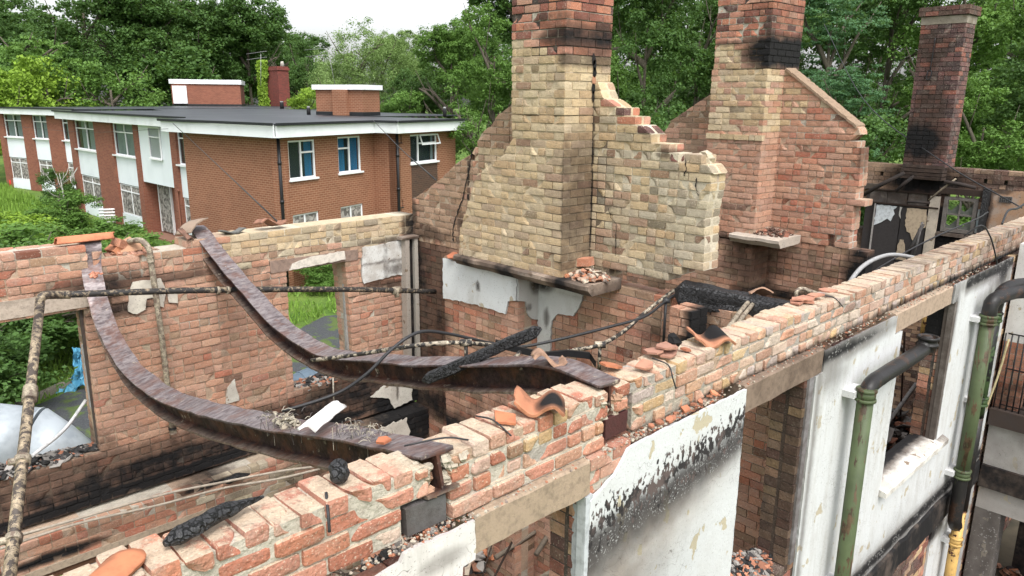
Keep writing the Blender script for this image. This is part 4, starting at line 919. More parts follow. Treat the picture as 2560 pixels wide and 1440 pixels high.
c2_ = pd([(705, 1028, 5.1), (790, 1003, 5.1), (860, 975, 5.1), (920, 932, 5.05), (975, 877, 5.05), (1025, 840, 5.1), (1065, 828, 5.2), (1120, 834, 5.35), (1180, 847, 5.5), (1240, 860, 5.75), (1300, 867, 5.65), (1400, 848, 5.7), (1520, 818, 5.9), (1610, 792, 6.1), (1665, 752, 6.4), (1710, 724, 6.7), (1760, 712, 6.9)])
cb = thing('loose_black_cable', 'loose black cable looping up from the left and on past the gable', 'cable', c2_[0]); mb = MB(); tube(mb, spline(c2_, 6), .0115, 8, wob=.1); mb.build('cable_run', M['cable'], cb)
q = c2_[14]-Vector((0, 0, .0)); mb = MB(); tube(mb, [q+Vector((0, 0, .03)), q-Vector((0, 0, .45))], .012, 8); tube(mb, [q-CR*.03, q+CR*.03], .024, 8); mb.build('drop_rod', M['cable'], cb)
q = onD(475, 985, 6.9)
mb = MB(); tube(mb, spline(pd([(215, 1000, 8.0), (160, 1075, 7.9), (80, 1140, 7.7)]), 4), .016, 6); solo(mb, 'leaning_batten', M['generic'], 'thin charred batten leaning in the left window opening', 'batten')
mb = MB(); tube(mb, [Vector((4.05, 7.1, -2.98)), Vector((4.03, 7.08, -3.32))], .009, 6, (.4, .36, .3, 0)); solo(mb, 'hanging_strip', M['generic'], 'short pale strip hanging below the sill of the right rear window', 'strip')
# two conduits along the lower rear wall
for dz, lab in ((0, 'upper'), (-.085, 'lower')):
    P = [onV(0, 1352 if dz == 0 else 1372, 6.80), onV(190, 1298 if dz == 0 else 1310, 6.80), onV(400, 1238 if dz == 0 else 1262, 6.80), onV(560, 1205 if dz == 0 else 1220, 6.78), onV(700, 1178 if dz == 0 else 1196, 6.7), onV(800, 1165 if dz == 0 else 1172, 6.6)]
    mb = MB(); tube(mb, spline(P, 5), .0125, 7, (.38, .33, .27, .15), wob=.2); solo(mb, 'wall_conduit', M['generic'], lab+' of the two pale conduits sagging along the lower rear wall', 'pipe', 'conduits on the lower rear wall')
# grey hose and cables by the second gable
mb = MB(); tube(mb, spline(pd([(2105, 740, 6.6), (2135, 690, 6.9), (2165, 660, 7.2), (2205, 641, 7.6), (2240, 637, 8.0), (2290, 645, 8.4)]), 6), .019, 8); solo(mb, 'bent_hose', M['greyhose'], 'bent grey plastic hose rising behind the front wall at the right', 'hose')
mb = MB(); tube(mb, spline(pd([(2090, 750, 7.8), (2200, 668, 8.3), (2330, 596, 9.0), (2440, 548, 9.5), (2470, 530, 9.6)]), 6), .008, 6); solo(mb, 'black_cable', M['cable'], 'black cable stretched upward over the right end of the front wall', 'cable')
mb = MB(); tube(mb, spline([onV(2410, 590, 2.25), onV(2445, 578, 2.15)+Vector((0, -.02, .06)), onV(2475, 590, 2.09), onV(2487, 630, 2.06), onV(2492, 660, 2.05), onV(2488, 675, 2.04)], 6), .008, 6); solo(mb, 'hanging_wire', M['cable'], 'black wire hanging over the outer face of the front wall near its right end', 'wire')
mb = MB(); tube(mb, spline(pd([(2505, 560, 8.2), (2520, 527, 8.4), (2545, 520, 8.6), (2575, 500, 8.8)]), 6), .010, 6); solo(mb, 'black_cable', M['cable'], 'short black cable curling over the wall top at the far right edge', 'cable')
# flat iron bracket strip crossing the charred timber
P = pd([(1240, 858, 4.9), (1300, 876, 4.9), (1360, 890, 4.9), (1420, 884, 4.95), (1475, 890, 5.0), (1490, 912, 4.95)])
mb = MB(); 
for i in range(len(P)-1):
    a, b = P[i], P[i+1]; up = Vector((0, 0, .022)); dd = Vector((.012, .02, 0)); mb.face([a-up, b-up, b+up, a+up]); mb.face([a+up, b+up, b+up+dd, a+up+dd])
    mb.face([a-up+dd, a+up+dd, b+up+dd, b-up+dd])
solo(mb, 'iron_strap', M['blackmetal'], 'twisted flat iron strap lying across the right steel beam', 'strap')
mb = MB(); tube(mb, pd([(1272, 915, 4.7), (1300, 880, 4.8)]), .014, 7); solo(mb, 'pipe_stub', M['pipe_thin'], 'short mottled pipe stub lying on the right steel beam', 'pipe')
# pair of bent pipes by the front wall
for k, (dx, lab) in enumerate(((0, 'left'), (16, 'right'))):
    mb = MB(); tube(mb, spline([onV(1800+dx, 850, 2.45), onV(1835+dx, 800, 2.6), onV(1862+dx, 765, 2.8), onV(1880+dx, 745, 2.95)], 5), .017, 8, wob=.12); solo(mb, 'bent_conduit', M['pipe_cream'], lab+' one of the twin mottled conduits curling up behind the front wall', 'pipe', 'twin conduits behind the front wall')
mb = MB(); tube(mb, spline([onV(1990, 745, 2.5), onV(1992, 728, 2.5), onV(2005, 722, 2.5), onV(2025, 728, 2.45), onV(2045, 735, 2.4)], 5), .016, 8, wob=.1); solo(mb, 'hooked_conduit', M['pipe_cream'], 'small hooked pale conduit end poking over the front wall', 'pipe')
# ================================================================== CHARRED TIMBER
def charlog(name, label, a, b, r, sq=1.0, taper=.75, seed=0, cat='charred timber', box=False):
    a, b = Vector(a), Vector(b); n = 40; seg = 20; T = (b-a).normalized(); x = T.cross(Vector((0, 0, 1))).normalized(); y = x.cross(T); rings = []
    for i in range(n+1):
        t = i/n; p = a.lerp(b, t) if box else a.lerp(b, t)+y*sin(t*pi)*r*.25+x*noise.noise(Vector((t*2.5, seed, 4)))*r*.5; e = (min(1, t*5+.3)*min(1, (1-t)*2.2+.22)+.12*noise.noise(Vector((t*7, seed, 0)))) if not box else (min(1, min(t, 1-t)*14+.35)); rad = r*e*(1-(1-taper)*t)
        for k in range(seg):
            q = 2*pi*k/seg; c, s_ = cos(q), sin(q)
            if box: m_ = max(abs(c), abs(s_)); c, s_ = c/m_*.85, s_/m_*.85
            # alligator cracks
            kk = sin(t*(b-a).length/r*2.2+seed)*.5+noise.noise(Vector((t*(b-a).length*18/1, q*1.2, seed)))*1.2
            d = 1+.20*noise.noise(Vector((t*5, q, seed)))+.05*noise.noise(Vector((t*38, q*3, seed)))
            rings.append(p+x*c*rad*d+y*s_*rad*d*sq)
    mb = MB(); b0 = mb.grid(rings, seg, n+1, (.01, .01, .01, 0), True, smooth=False); mb.f.append(tuple(b0+k for k in range(seg))); mb.f.append(tuple(b0+n*seg+k for k in range(seg))[::-1])
    return solo(mb, name, M['char'], label, cat)
charlog('charred_timber', 'long charred black timber lying diagonally across the right steel beam', onU(1058, 952, 2.60), onU(1352, 822, 2.98), .048, .8, .95, 1, box=True)
charlog('charred_beam', 'thick charred square beam spanning behind the front wall below the second gable', onV(1690, 728, 3.45), onV(1990, 790, 2.55), .11, 1, .95, 2, box=True)
zt = -1.62+4*CRS
charlog('charred_log', 'large charred black lump lying on the near end of the front wall', (.64, 2.17, zt+.028), (.98, 2.225, zt+.035), .036, .8, .7, 3)
charlog('charred_log', 'small charred black stub standing on the front wall left of the beam', (1.225, 2.16, zt+.03), (1.30, 2.26, zt+.04), .034, .95, .9, 4)
charlog('charred_log', 'charred lump on the rear ledge beside the pale conduits', onV(560, 1205, 6.85), onV(625, 1185, 6.85), .05, .7, .8, 5)
# ================================================================== CLAY TILES
TER = (.46, .17, .075); TBR = (.34, .20, .13)
def pantile(label, loc, rot, w=.24, l=.30, c=TER, burn=0, burn_at=None, name='clay_pantile', amp=.038, half=False, cat='roof tile', group=None, wave=False):
    nx, ny = 18, 10; th = .013; V_ = []; Mx = Matrix.Translation(loc) @ (Matrix.Rotation(rot[2], 4, 'Z') @ Matrix.Rotation(rot[1], 4, 'Y') @ Matrix.Rotation(rot[0], 4, 'X')); C = []
    def zf(x): return amp*cos(2*pi*x*1.32) if wave else (amp*sin(x*2*pi) if not half else amp*1.3*sin(x*pi))
    top = []; bot = []
    for j in range(ny+1):
        for i in range(nx+1):
            x = i/nx; y = j/ny; e = noise.noise(Vector((x*4, y*4, loc[0]*7)))
            xx = (x-.5)*w; yy = (y-.5)*l
            if j in (0, ny): yy += e*.02
            if i in (0, nx): xx += e*.012
            z = zf(x); dz = (zf(x+.01)-zf(x-.01))/.02/w; nn = Vector((-dz, 0, 1)).normalized()
            p = Vector((xx, yy, z)); top.append(Mx @ p); bot.append(Mx @ (p-nn*th)); bb = burn*(.55+.9*e)
            if burn_at is not None: bb = burn*max(0, 1-sqrt((x-burn_at[0])**2*2.2+(y-burn_at[1])**2)*1.6)
            C.append((*c, max(0, min(1, bb))))
    mb = MB(); b = mb.grid(top, nx+1, ny+1, C); b2 = mb.grid(bot, nx+1, ny+1, [(*[k*.9 for k in c], 0)]*len(C))
    W1 = nx+1
    for i in range(nx): mb.f.append((b+i, b2+i, b2+i+1, b+i+1)); mb.f.append((b+ny*W1+i+1, b2+ny*W1+i+1, b2+ny*W1+i, b+ny*W1+i))
    for j in range(ny): mb.f.append((b+j*W1, b+(j+1)*W1, b2+(j+1)*W1, b2+j*W1)); mb.f.append((b+j*W1+nx, b2+j*W1+nx, b2+(j+1)*W1+nx, b+(j+1)*W1+nx))
    return solo(mb, name, M['tile'], label, cat, group)
def fv(px, py, v, dz=0): p = onV(px, py, v); p.z += dz; return p
TG = 'fallen clay roof tiles'
R_ = radians
pantile('scorched S-shaped clay tile, blackened in its hollow, lying on the middle of the front wall', (2.24, 2.15, zt+.042), (R_(3), R_(5), R_(-48)), .225, .17, (.42, .18, .10), 1.5, (.72, .5), group=TG, amp=.027, wave=True)
pantile('curled brown clay tile lying on the end of the right steel beam', fv(1370, 905, 2.55, .03), (R_(-8), R_(5), R_(-40)), .17, .15, (.36, .22, .15), .3, group=TG, amp=.03)
pantile('trough-shaped clay tile with a blackened inside on the front wall beyond the gap', (3.66, 2.17, zt+.035), (R_(10), R_(2), R_(-30)), .24, .17, (.42, .19, .11), 2.2, (.72, .7), group=TG, amp=.026, wave=True)
pantile('brown arched clay tile perched on the twin conduits behind the front wall', fv(1893, 742, 2.9, .02), (R_(-25), R_(0), R_(-35)), .20, .17, (.36, .22, .15), .35, group=TG, half=True, amp=.035)
pantile('orange curved tile at the lower left end of the front wall', (.47, 2.15, zt+.006), (R_(2), R_(-8), R_(-55)), .13, .22, (.47, .18, .09), 0, group=TG, amp=.016, half=True)
pantile('white-faced tile lying across the left steel beam', onU(812, 1068, 1.68)+Vector((0, .02, .045)), (R_(3), R_(0), R_(-62)), .10, .27, (.74, .72, .70), 0, group=TG, half=True, amp=.02)
pantile('long orange ridge tile lying over the left steel beam on the rear wall', Vector((1.78, 7.22, -1.225)), (R_(0), R_(8), R_(88)), .10, .46, (.50, .19, .10), 0, group=TG, half=True, amp=.045)
pantile('dull brown tile tilted on the rear wall beside the right steel beam', Vector((2.72, 7.28, -1.20)), (R_(-12), R_(-25), R_(25)), .26, .22, (.27, .20, .15), .1, group=TG, half=True, amp=.02)
pantile('dark S-shaped clay tile perched on the pale courses of the rear wall', Vector((3.50, 7.25, -1.235)), (R_(-10), R_(0), R_(8)), .30, .16, (.30, .15, .10), .3, group=TG, amp=.04)
pantile('small grey tile piece on the rear wall just right of the beam end', Vector((3.1, 7.25, -1.265)), (R_(-6), R_(0), R_(5)), .22, .14, (.14, .14, .13), 0, group=TG, half=True, amp=-.025)
pantile('small red-brown tile stub fallen on the left of the rear wall beam end', Vector((2.63, 7.2, -1.27)), (R_(40), R_(20), R_(40)), .12, .14, (.20, .11, .08), .4, group=TG, half=True, amp=.02)
def shard(mb, c, s, col, r=random, tilt=.35, al=0):
    n = r.randint(4, 6); th = .011; nrm = Vector((r.uniform(-tilt, tilt), r.uniform(-tilt, tilt), 1)).normalized(); x = nrm.orthogonal().normalized(); y = nrm.cross(x); q0 = r.uniform(0, 6)
    P = [Vector(c)+(x*cos(q0+2*pi*k/n)*r.uniform(.6, 1.1)+y*sin(q0+2*pi*k/n)*r.uniform(.5, 1))*s for k in range(n)]
    b = len(mb.v); mb.v += [tuple(p+nrm*th) for p in P]+[tuple(p) for p in P]; k_ = r.uniform(.75, 1.15); mb.c += [(*[q*k_ for q in col], al)]*(2*n)
    mb.f.append(tuple(range(b, b+n))); mb.f.append(tuple(range(b+2*n-1, b+n-1, -1)))
    for i in range(n): j = (i+1) % n; mb.f.append((b+i, b+n+i, b+n+j, b+j))
def shard1(label, c, s, col=TER, tilt=.3, sd_=1, name='tile_fragment', cat='tile fragment'):
    mb = MB(); shard(mb, c, s, col, random.Random(sd_), tilt); return solo(mb, name, M['tile'], label, cat, 'broken tile fragments')
shard1('flat orange tile fragment with a nail, left of the scorched tile on the front wall', (2.05, 2.17, zt+.008), .075, (.5, .18, .09), .25, 3)
shard1('orange fragment on the right steel beam near the rear wall', onU(524, 627, 2.82)+Vector((0, 0, .03)), .07, (.50, .17, .08), .4, 4)
shard1('square pinkish fragment lying on the front wall right of the gap', (3.03, 2.17, zt+.012), .06, (.48, .24, .16), .3, 5)
shard1('pointed orange fragment just behind the end of the right beam', (2.88, 2.27, zt+.02), .07, (.48, .18, .09), .4, 6)
shard1('small dark red fragment on the front wall before the trough-shaped tile', (3.42, 2.17, zt+.005), .04, (.36, .14, .08), .2, 7)
shard1('brick-red fragment on the ledge under the front wall courses', (3.30, 2.075, ZF+.006), .05, (.46, .18, .10), .2, 8)
shard1('upright orange chip on the ledge beside the browned lintel', (3.58, 2.08, ZF+.02), .035, (.50, .20, .11), .9, 9)
shard1('orange fragment at the foot of the cream gable, left end of the white plaster', onU(1133, 640, 4.93), .09, (.48, .17, .09), .5, 10)
shard1('red crumb at the end of the left steel beam', (1.60, 2.42, -1.37), .035, (.46, .16, .08), .4, 12)
mb = MB(); rr = random.Random(2)
for i in range(5): shard(mb, (3.27+rr.uniform(-.09, .07), 2.2+rr.uniform(-.05, .05), zt+.006+i*.012), rr.uniform(.05, .08), (.34, .18, .13), rr, .15)
solo(mb, 'tile_fragment_pile', M['tile'], 'little pile of brown tile fragments on the front wall beside a black block', 'tile fragments')
mb = MB(); lump(mb, (3.36, 2.22, zt+.06), .058, (.03, .028, .028), sq=1.1, al=.9); solo(mb, 'burnt_block', M['tile'], 'black burnt block standing on the front wall among tile fragments', 'block')
mb = MB(); rr = random.Random(3)
for i in range(6): shard(mb, (5.05+rr.uniform(-.22, .2), 2.2+rr.uniform(-.05, .05), zt+.006+i*.006), rr.uniform(.06, .10), (.46, .22, .15), rr, .12)
solo(mb, 'tile_fragment_pile', M['tile'], 'scatter of orange tile pieces further along the front wall, past the conduits', 'tile fragments')
mb = MB(); rr = random.Random(6)
for i in range(9): shard(mb, (3.25+rr.uniform(-.35, .35), 2.07+rr.uniform(-.02, .02), ZF+.004), rr.uniform(.015, .035), (.42, .18, .11), rr, .3)
o = solo(mb, 'tile_chips', M['tile'], 'orange tile chips strewn on the ledge below the courses', 'tile chips'); o['kind'] = 'stuff'
# rubble heaps
def brickbat(mb, c, rot, sz=(.19, .09, .062), col=(.45, .2, .12), r=random):
    Mx = Matrix.Translation(c) @ Matrix.Rotation(rot[2], 4, 'Z') @ Matrix.Rotation(rot[1], 4, 'Y') @ Matrix.Rotation(rot[0], 4, 'X')
    P = []
    for z in (-.5, .5):
        for (x, y) in ((-.5, -.5), (.5, -.5), (.5, .5), (-.5, .5)): P.append(tuple(Mx @ Vector((x*sz[0]+r.uniform(-.008, .008), y*sz[1]+r.uniform(-.006, .006), z*sz[2]+r.uniform(-.005, .005)))))
    mb.quadbox(P, (*col, 0))
def heap(name, label, c, ru, rv, h, n, cols, seed, sz=.04, kind=None, cat='rubble', batn=0, al=0, shp=.5):
    r = random.Random(seed); mb = MB()
    for i in range(n):
        q = r.uniform(0, 2*pi); k = sqrt(r.random()); x = c[0]+cos(q)*k*ru; y = c[1]+sin(q)*k*rv; z = c[2]+h*(1-k)*r.random()
        if r.random() < shp: shard(mb, (x, y, z), r.uniform(.4, 1.2)*sz, r.choice(cols), r, .8, al*r.random())
        else: lump(mb, (x, y, z+sz*.2), r.uniform(.3, .8)*sz, r.choice(cols), al=al*r.random())
    for i in range(batn): brickbat(mb, (c[0]+r.uniform(-ru, ru)*.6, c[1]+r.uniform(-rv, rv)*.6, c[2]+h*.6), (r.uniform(-1, 1), r.uniform(-1, 1), r.uniform(0, 3)), col=r.choice([(.46, .19, .10), (.42, .24, .15)]), r=r)
    o = solo(mb, name, M['tile'], label, cat)
    if kind: o['kind'] = kind
    return o
RC = [(.46, .19, .10), (.40, .20, .13), (.33, .22, .16), (.25, .2, .17), (.5, .42, .33)]; DC = [(.02, .02, .02), (.05, .045, .045), (.14, .13, .12), (.28, .26, .24), (.30, .13, .08), (.03, .03, .03)]
heap('rubble_heap', 'heap of orange tile shards and ash on the hearth slab of the cream chimney', (5.02, 4.25, -1.54), .17, .20, .10, 130, RC, 8, .05, al=.2)
mb = MB(); brickbat(mb, (4.93, 4.50, -1.46), (0, R_(-65), R_(80)), col=(.46, .17, .09)); solo(mb, 'loose_brick', M['brick'], 'loose orange brick leaning upright against the cream chimney', 'brick', 'loose bricks')
mb = MB(); brickbat(mb, (5.12, 4.42, -1.43), (0, R_(8), R_(100)), (.22, .1, .07), (.46, .2, .12)); solo(mb, 'loose_brick', M['brick'], 'loose brick lying flat on top of the hearth rubble', 'brick', 'loose bricks')
heap('rubble_heap', 'sooty rubble on the hearth slab of the orange gable', (8.38, 4.25, -1.53), .22, .22, .09, 90, [(.14, .08, .06), (.3, .22, .17), (.28, .12, .08)], 9, .055, al=.6)
heap('rubble_heap', 'broken brick rubble on the rear wall between the two beams', (2.15, 7.28, -1.40), .22, .1, .10, 70, [(.44, .24, .17), (.40, .2, .13), (.3, .2, .15)], 10, .06, batn=3, shp=.2)
heap('rubble_heap', 'red crumbs on the left steel beam below the rear wall', onU(240, 690, 1.76)+Vector((0, -.02, .01)), .05, .04, .03, 16, [(.46, .2, .13)], 11, .03)
mb = MB(); brickbat(mb, (2.08, 7.27, -1.30), (.2, .5, .6), (.15, .1, .07), (.46, .21, .13)); solo(mb, 'loose_brick', M['brick'], 'broken brick end sticking up from the rear wall rubble', 'brick', 'loose bricks')
mb = MB(); brickbat(mb, (5.34, 6.05, -.56), (.5, .2, .4), (.17, .12, .08), (.40, .28, .19)); solo(mb, 'loose_brick', M['brick'], 'loose brown brick balanced on the left slope of the cream gable', 'brick', 'loose bricks')
mb = MB(); lump(mb, (5.36, 3.34, -.44), .10, (.46, .40, .30), sq=.8); solo(mb, 'mortar_lump', M['concrete'], 'big pale mortar lump on the broken right end of the cream gable', 'mortar lump')
mb = MB(); rr = random.Random(12)
for i in range(12): 
    q = onU(700+rr.uniform(-15, 15)+i*.1, 0, 1) if False else None
heap('ash_and_straw', 'fibrous ash and debris caught on the near half of the left steel beam', (1.69, 3.4, -1.66), .05, .22, .03, 60, [(.42, .38, .3), (.3, .26, .2), (.14, .12, .1)], 13, .03, 'stuff')
# fibres
mb = MB(); rr = random.Random(14)
for (px, cnt) in ((690, 45), (745, 30), (880, 45), (925, 45)):
    base = onU(px, 1030+(px-600)*.155, 1.68)
    for i in range(cnt):
        a = base+Vector((rr.uniform(-.08, .08), rr.uniform(-.10, .10), rr.uniform(.0, .012))); d = Vector((rr.uniform(-1, 1), rr.uniform(-1, 1), rr.uniform(-.3, .2))).normalized()*rr.uniform(.015, .05)
        if rr.random() < .15: d = Vector((rr.uniform(-.02, .02), -.02, -rr.uniform(.05, .13)))
        cc = rr.choice([(.42, .38, .30, 0), (.10, .09, .085, 0), (.3, .27, .22, 0)]); tube(mb, [a, a+d*.5+Vector((0, 0, .008)), a+d], .002, 3, cc, caps=False)
o = solo(mb, 'charred_fibres', M['generic'], 'wisps of charred fibre hanging from the left steel beam', 'fibres'); o['kind'] = 'stuff'
# nails and bent straps on the front wall top
for i, (P, lab) in enumerate((([(1.17, 2.14, zt+.01), (1.14, 2.08, zt-.03), (1.13, 2.06, zt-.09)], 'bent black strap hanging over the front wall near the small charred stub'), ([(1.98, 2.28, zt+.01), (1.99, 2.18, zt+.02), (2.0, 2.08, zt-.02)], 'curved black strap lying across the front wall left of the scorched tile'),
        ([(3.14, 2.2, zt+.02), (3.16, 2.11, zt), (3.15, 2.07, zt-.06), (3.17, 2.06, zt-.12)], 'thin black wire drooping over the front wall below the fragment pile'), ([(5.08, 2.2, zt+.03), (5.16, 2.12, zt+.01), (5.22, 2.07, zt-.06)], 'thin black wire over the front wall under the orange pieces'), ([(1.58, 2.25, zt+.012), (1.72, 2.17, zt+.03), (1.80, 2.12, zt+.012)], 'short dark strap lying right of the left beam end'))):
    mb = MB(); tube(mb, spline(P, 5), .004 if i != 0 else .006, 5); solo(mb, 'bent_wire', M['cable'], lab, 'wire', 'bent wires on the wall top')
# ================================================================== SOIL PIPES ON THE FRONT WALL
def soil(name, label, x, ztop, zbot, y, r, mat, rings, tilt=0, group=None):
    t = thing(name, label, 'drainpipe', (x, y, zbot), group)
    mb = MB(); tube(mb, [Vector((x, y, ztop)), Vector((x, y, (ztop+zbot)/2)), Vector((x, y, zbot))], r, 18); mb.build('pipe_run', M[mat], t)
    for z in rings:
        for dz in (0, -.075):
            mb = MB(); tube(mb, [Vector((x, y, z+dz+.014)), Vector((x, y, z+dz+.008)), Vector((x, y, z+dz-.008)), Vector((x, y, z+dz-.014))], lambda q: r*(1.28 if .2 < q < .8 else 1.15), 18); mb.build('collar', M[mat], t)
        mb = MB(); tube(mb, [Vector((x, y, z-.0)), Vector((x, y, z-.075))], r*1.16, 18); mb.build('socket', M[mat], t)
        mb = MB(); mb.box(x-r*1.7, x+r*1.7, y+r*.8, FR, z-.06, z-.01, (.5, .5, .5, 0)); mb.build('wall_bracket', M['render'], t)
    return t
PX, PY, PR = 5.80, FR-.14, .058
p1_ = onV(2168, 965, PY)
PX = p1_.x
sp1 = soil('green_soil_pipe', 'near green soil pipe on the white wall, its black elbow leading to an open hopper', PX, p1_.z-.02, -5.6, PY, PR, 'pipe_green', (p1_.z-.03, -3.62))
cz = onV(2235, 922, PY).z; hx = onV(2312, 880, PY).x; hz = onV(2315, 872, PY).z
mb = MB(); tube(mb, spline([Vector((PX, PY, p1_.z-.03)), Vector((PX+.005, PY, cz-.10)), Vector((PX+.035, PY, cz-.035)), Vector((PX+.12, PY, cz-.005)), Vector((PX+.3, PY, cz)), Vector((hx-.14, PY, cz+.01)), Vector((hx-.05, PY, cz+.03)), Vector((hx-.005, PY, cz+.08)), Vector((hx, PY, hz-.02))], 5), PR*1.02, 18, wob=.05); mb.build('offset_elbow', M['pipe_soot'], sp1)

mb = MB(); n = 24; Pr = []
for (rr_, dz) in ((.058, -.03), (.074, .0), (.072, .035), (.083, .04), (.083, .055), (.073, .06), (.074, .09), (.086, .095), (.086, .115), (.076, .118), (.066, .112), (.062, .02), (.0, .02)):
    for k in range(n): Pr.append((hx+rr_*cos(2*pi*k/n), PY-.01+rr_*sin(2*pi*k/n), hz+dz))
mb.grid(Pr, n, 13, (.05, .08, .07, 0), True); mb.build('hopper_head', M['pipe_soot'], sp1)
q = onV(2472, 790, PY); sp2 = soil('green_soil_pipe', 'left pipe of the far pair of green soil pipes, topped by a black bend', q.x, q.z, -4.05, PY, .066, 'pipe_green', (q.z-.0, -3.72))
mb = MB(); zq = q.z; tube(mb, spline([Vector((q.x, PY, zq-.02)), Vector((q.x, PY, zq+.08)), Vector((q.x+.05, PY-.01, zq+.155)), Vector((q.x+.25, PY-.05, zq+.18)), Vector((q.x+.5, PY-.10, zq+.18)), Vector((q.x+.75, PY-.25, zq+.16)), Vector((q.x+.9, PY-.7, zq+.15))], 5), .07, 16, wob=.06); mb.build('top_bend', M['pipe_soot'], sp2)
mb = MB(); tube(mb, spline([Vector((q.x, PY, -3.7)), Vector((q.x, PY, -4.2)), Vector((q.x+.02, PY, -4.32)), Vector((q.x+.12, PY+.01, -4.42))], 5), .067, 16, wob=.05); mb.build('burnt_lower_bend', M['pipe_soot'], sp2)
x3 = q.x+.26; sp3 = soil('green_soil_pipe', 'right pipe of the far pair, green above and scorched black below', x3, zq-.02, -3.2, PY+.01, .06, 'pipe_green_dark', (zq-.02, -2.98))
mb = MB(); tube(mb, [Vector((x3, PY+.01, -3.2)), Vector((x3, PY+.01, -3.6)), Vector((x3, PY+.01, -4.3))], .06, 16, wob=.04); mb.build('burnt_length', M['pipe_soot'], sp3)
mb = MB(); tube(mb, spline([Vector((x3, PY+.01, zq-.04)), Vector((x3, PY+.0, zq+.10)), Vector((x3+.05, PY-.01, zq+.2)), Vector((x3+.3, PY-.06, zq+.24)), Vector((x3+.7, PY-.2, zq+.22))], 5), .06, 14, wob=.06); mb.build('top_bend', M['pipe_soot'], sp3)
soil('yellow_soil_pipe', 'yellow rusty soil pipe below the scorched pair of green pipes', x3-.02, -4.28, -6.0, PY+.01, .056, 'pipe_yellow', (-4.62, -5.25))
# ================================================================== RIGHT WING
WU = 9.75
wing = thing('burnt_side_wing', 'burnt side wing at the far right with a black balcony slab and sooty panels', 'wing wall', (WU, 1.2, GZ))
def wb(name, v0, v1, z0, z1, du, c, so=0, mat='render', dep=.3, j=.004, lab=None):
    mb = MB(); mb.box(WU+du, WU+du+dep, v0, v1, z0, z1, (*c, so), j); o = mb.build(name, M[mat], wing)
    if lab: o['label'] = lab
wb('white_pier', 1.80, 2.03, -2.62, -1.50, 0, (.62, .60, .58), .1)
w = Wall('U', 81); w.lay([(1.78, -3.5), (2.03, -3.5), (2.03, -2.62), (1.78, -2.62)], [], WU, WU+.3, -3.47, -3.47+12*CRS, lambda s, z: 'red', blobs([(1.9, -3.3, .3, .3, .4)]), 0); w.mb.build('brick_pier', M['brick'], wing)
wb('dark_opening', 1.62, 1.80, -3.45, -1.5, .22, (.02, .02, .02), 1, 'generic', .1)  # near-black panel, painted for the shade inside the opening beside the pier
wb('inner_panel', .2, 1.60, -3.3, -1.9, .62, (.62, .62, .60), .12, 'render', .05, lab='sooty white inner panel behind the railing')
wb('inner_floor', -1.6, 2.0, -3.5, -3.43, .0, (.12, .115, .11), .3, 'concrete', 1.6)
wb('balcony_slab', -1.6, 2.02, -3.62, -3.42, -.12, (.035, .036, .04), .5, 'concrete', .4)
wb('sooty_panel', -1.6, 2.02, -4.15, -3.62, -.02, (.42, .40, .38), .34, 'render', .2)
wb('charred_moulding', -1.6, 2.02, -4.42, -4.15, -.07, (.06, .05, .045), .75, 'plaster', .3, .01)
wb('lower_beam', -1.6, 2.02, -4.72, -4.42, -.0, (.35, .33, .31), .28, 'render', .3)
wb('lower_post', 1.75, 2.02, -6.1, -4.72, -.0, (.04, .04, .04), .6, 'render', .3)
wb('lower_back_wall', -1.6, 1.75, -6.1, -4.72, 1.2, (.05, .045, .042), .7, 'plaster', .1)
heap('debris_heap', 'dark heap of rubble inside the lower opening of the side wing', (WU+.3, .9, -6.1), 1.3, 1.5, .6, 600, DC+RC, 41, .12, 'stuff')
rl = thing('metal_railing', 'black metal railing standing on the balcony slab of the side wing', 'railing', (WU-.06, 1.2, -3.42))
zr = onU(2530, 835, WU-.06).z; zr2 = onU(2520, 922, WU-.06).z; vb = [sU(px, 980, WU-.06)[0] for px in (2490, 2507, 2523, 2540, 2556)]
dv = (vb[0]-vb[-1])/4
mb = MB(); tube(mb, [Vector((WU-.06, 1.95, zr2)), Vector((WU-.06, .2, zr2))], .009, 6); mb.build('middle_rail', M['blackmetal'], rl)
mb = MB(); tube(mb, [Vector((WU-.06, vb[0]-.02, zr)), Vector((WU-.06, .2, zr))], .009, 6); mb.build('top_rail', M['blackmetal'], rl)
mb = MB(); tube(mb, [Vector((WU-.06, 1.95, -3.36)), Vector((WU-.06, .2, -3.36))], .008, 6); mb.build('bottom_rail', M['blackmetal'], rl)
v = vb[0]+dv*1
while v > .3:
    mb = MB(); tube(mb, [Vector((WU-.06, v, -3.42)), Vector((WU-.06, v, zr if v < vb[0]+.01 else zr2))], .008, 6); mb.build('bar', M['blackmetal'], rl); v -= dv
mb = MB(); tube(mb, spline([onU(2522, 848, WU-.2), onU(2495, 940, WU-.2), onU(2462, 1030, WU-.2)], 4), .011, 6, (.50, .42, .24, 0)); solo(mb, 'yellow_cane', M['generic'], 'pale yellow cane leaning against the railing', 'cane')
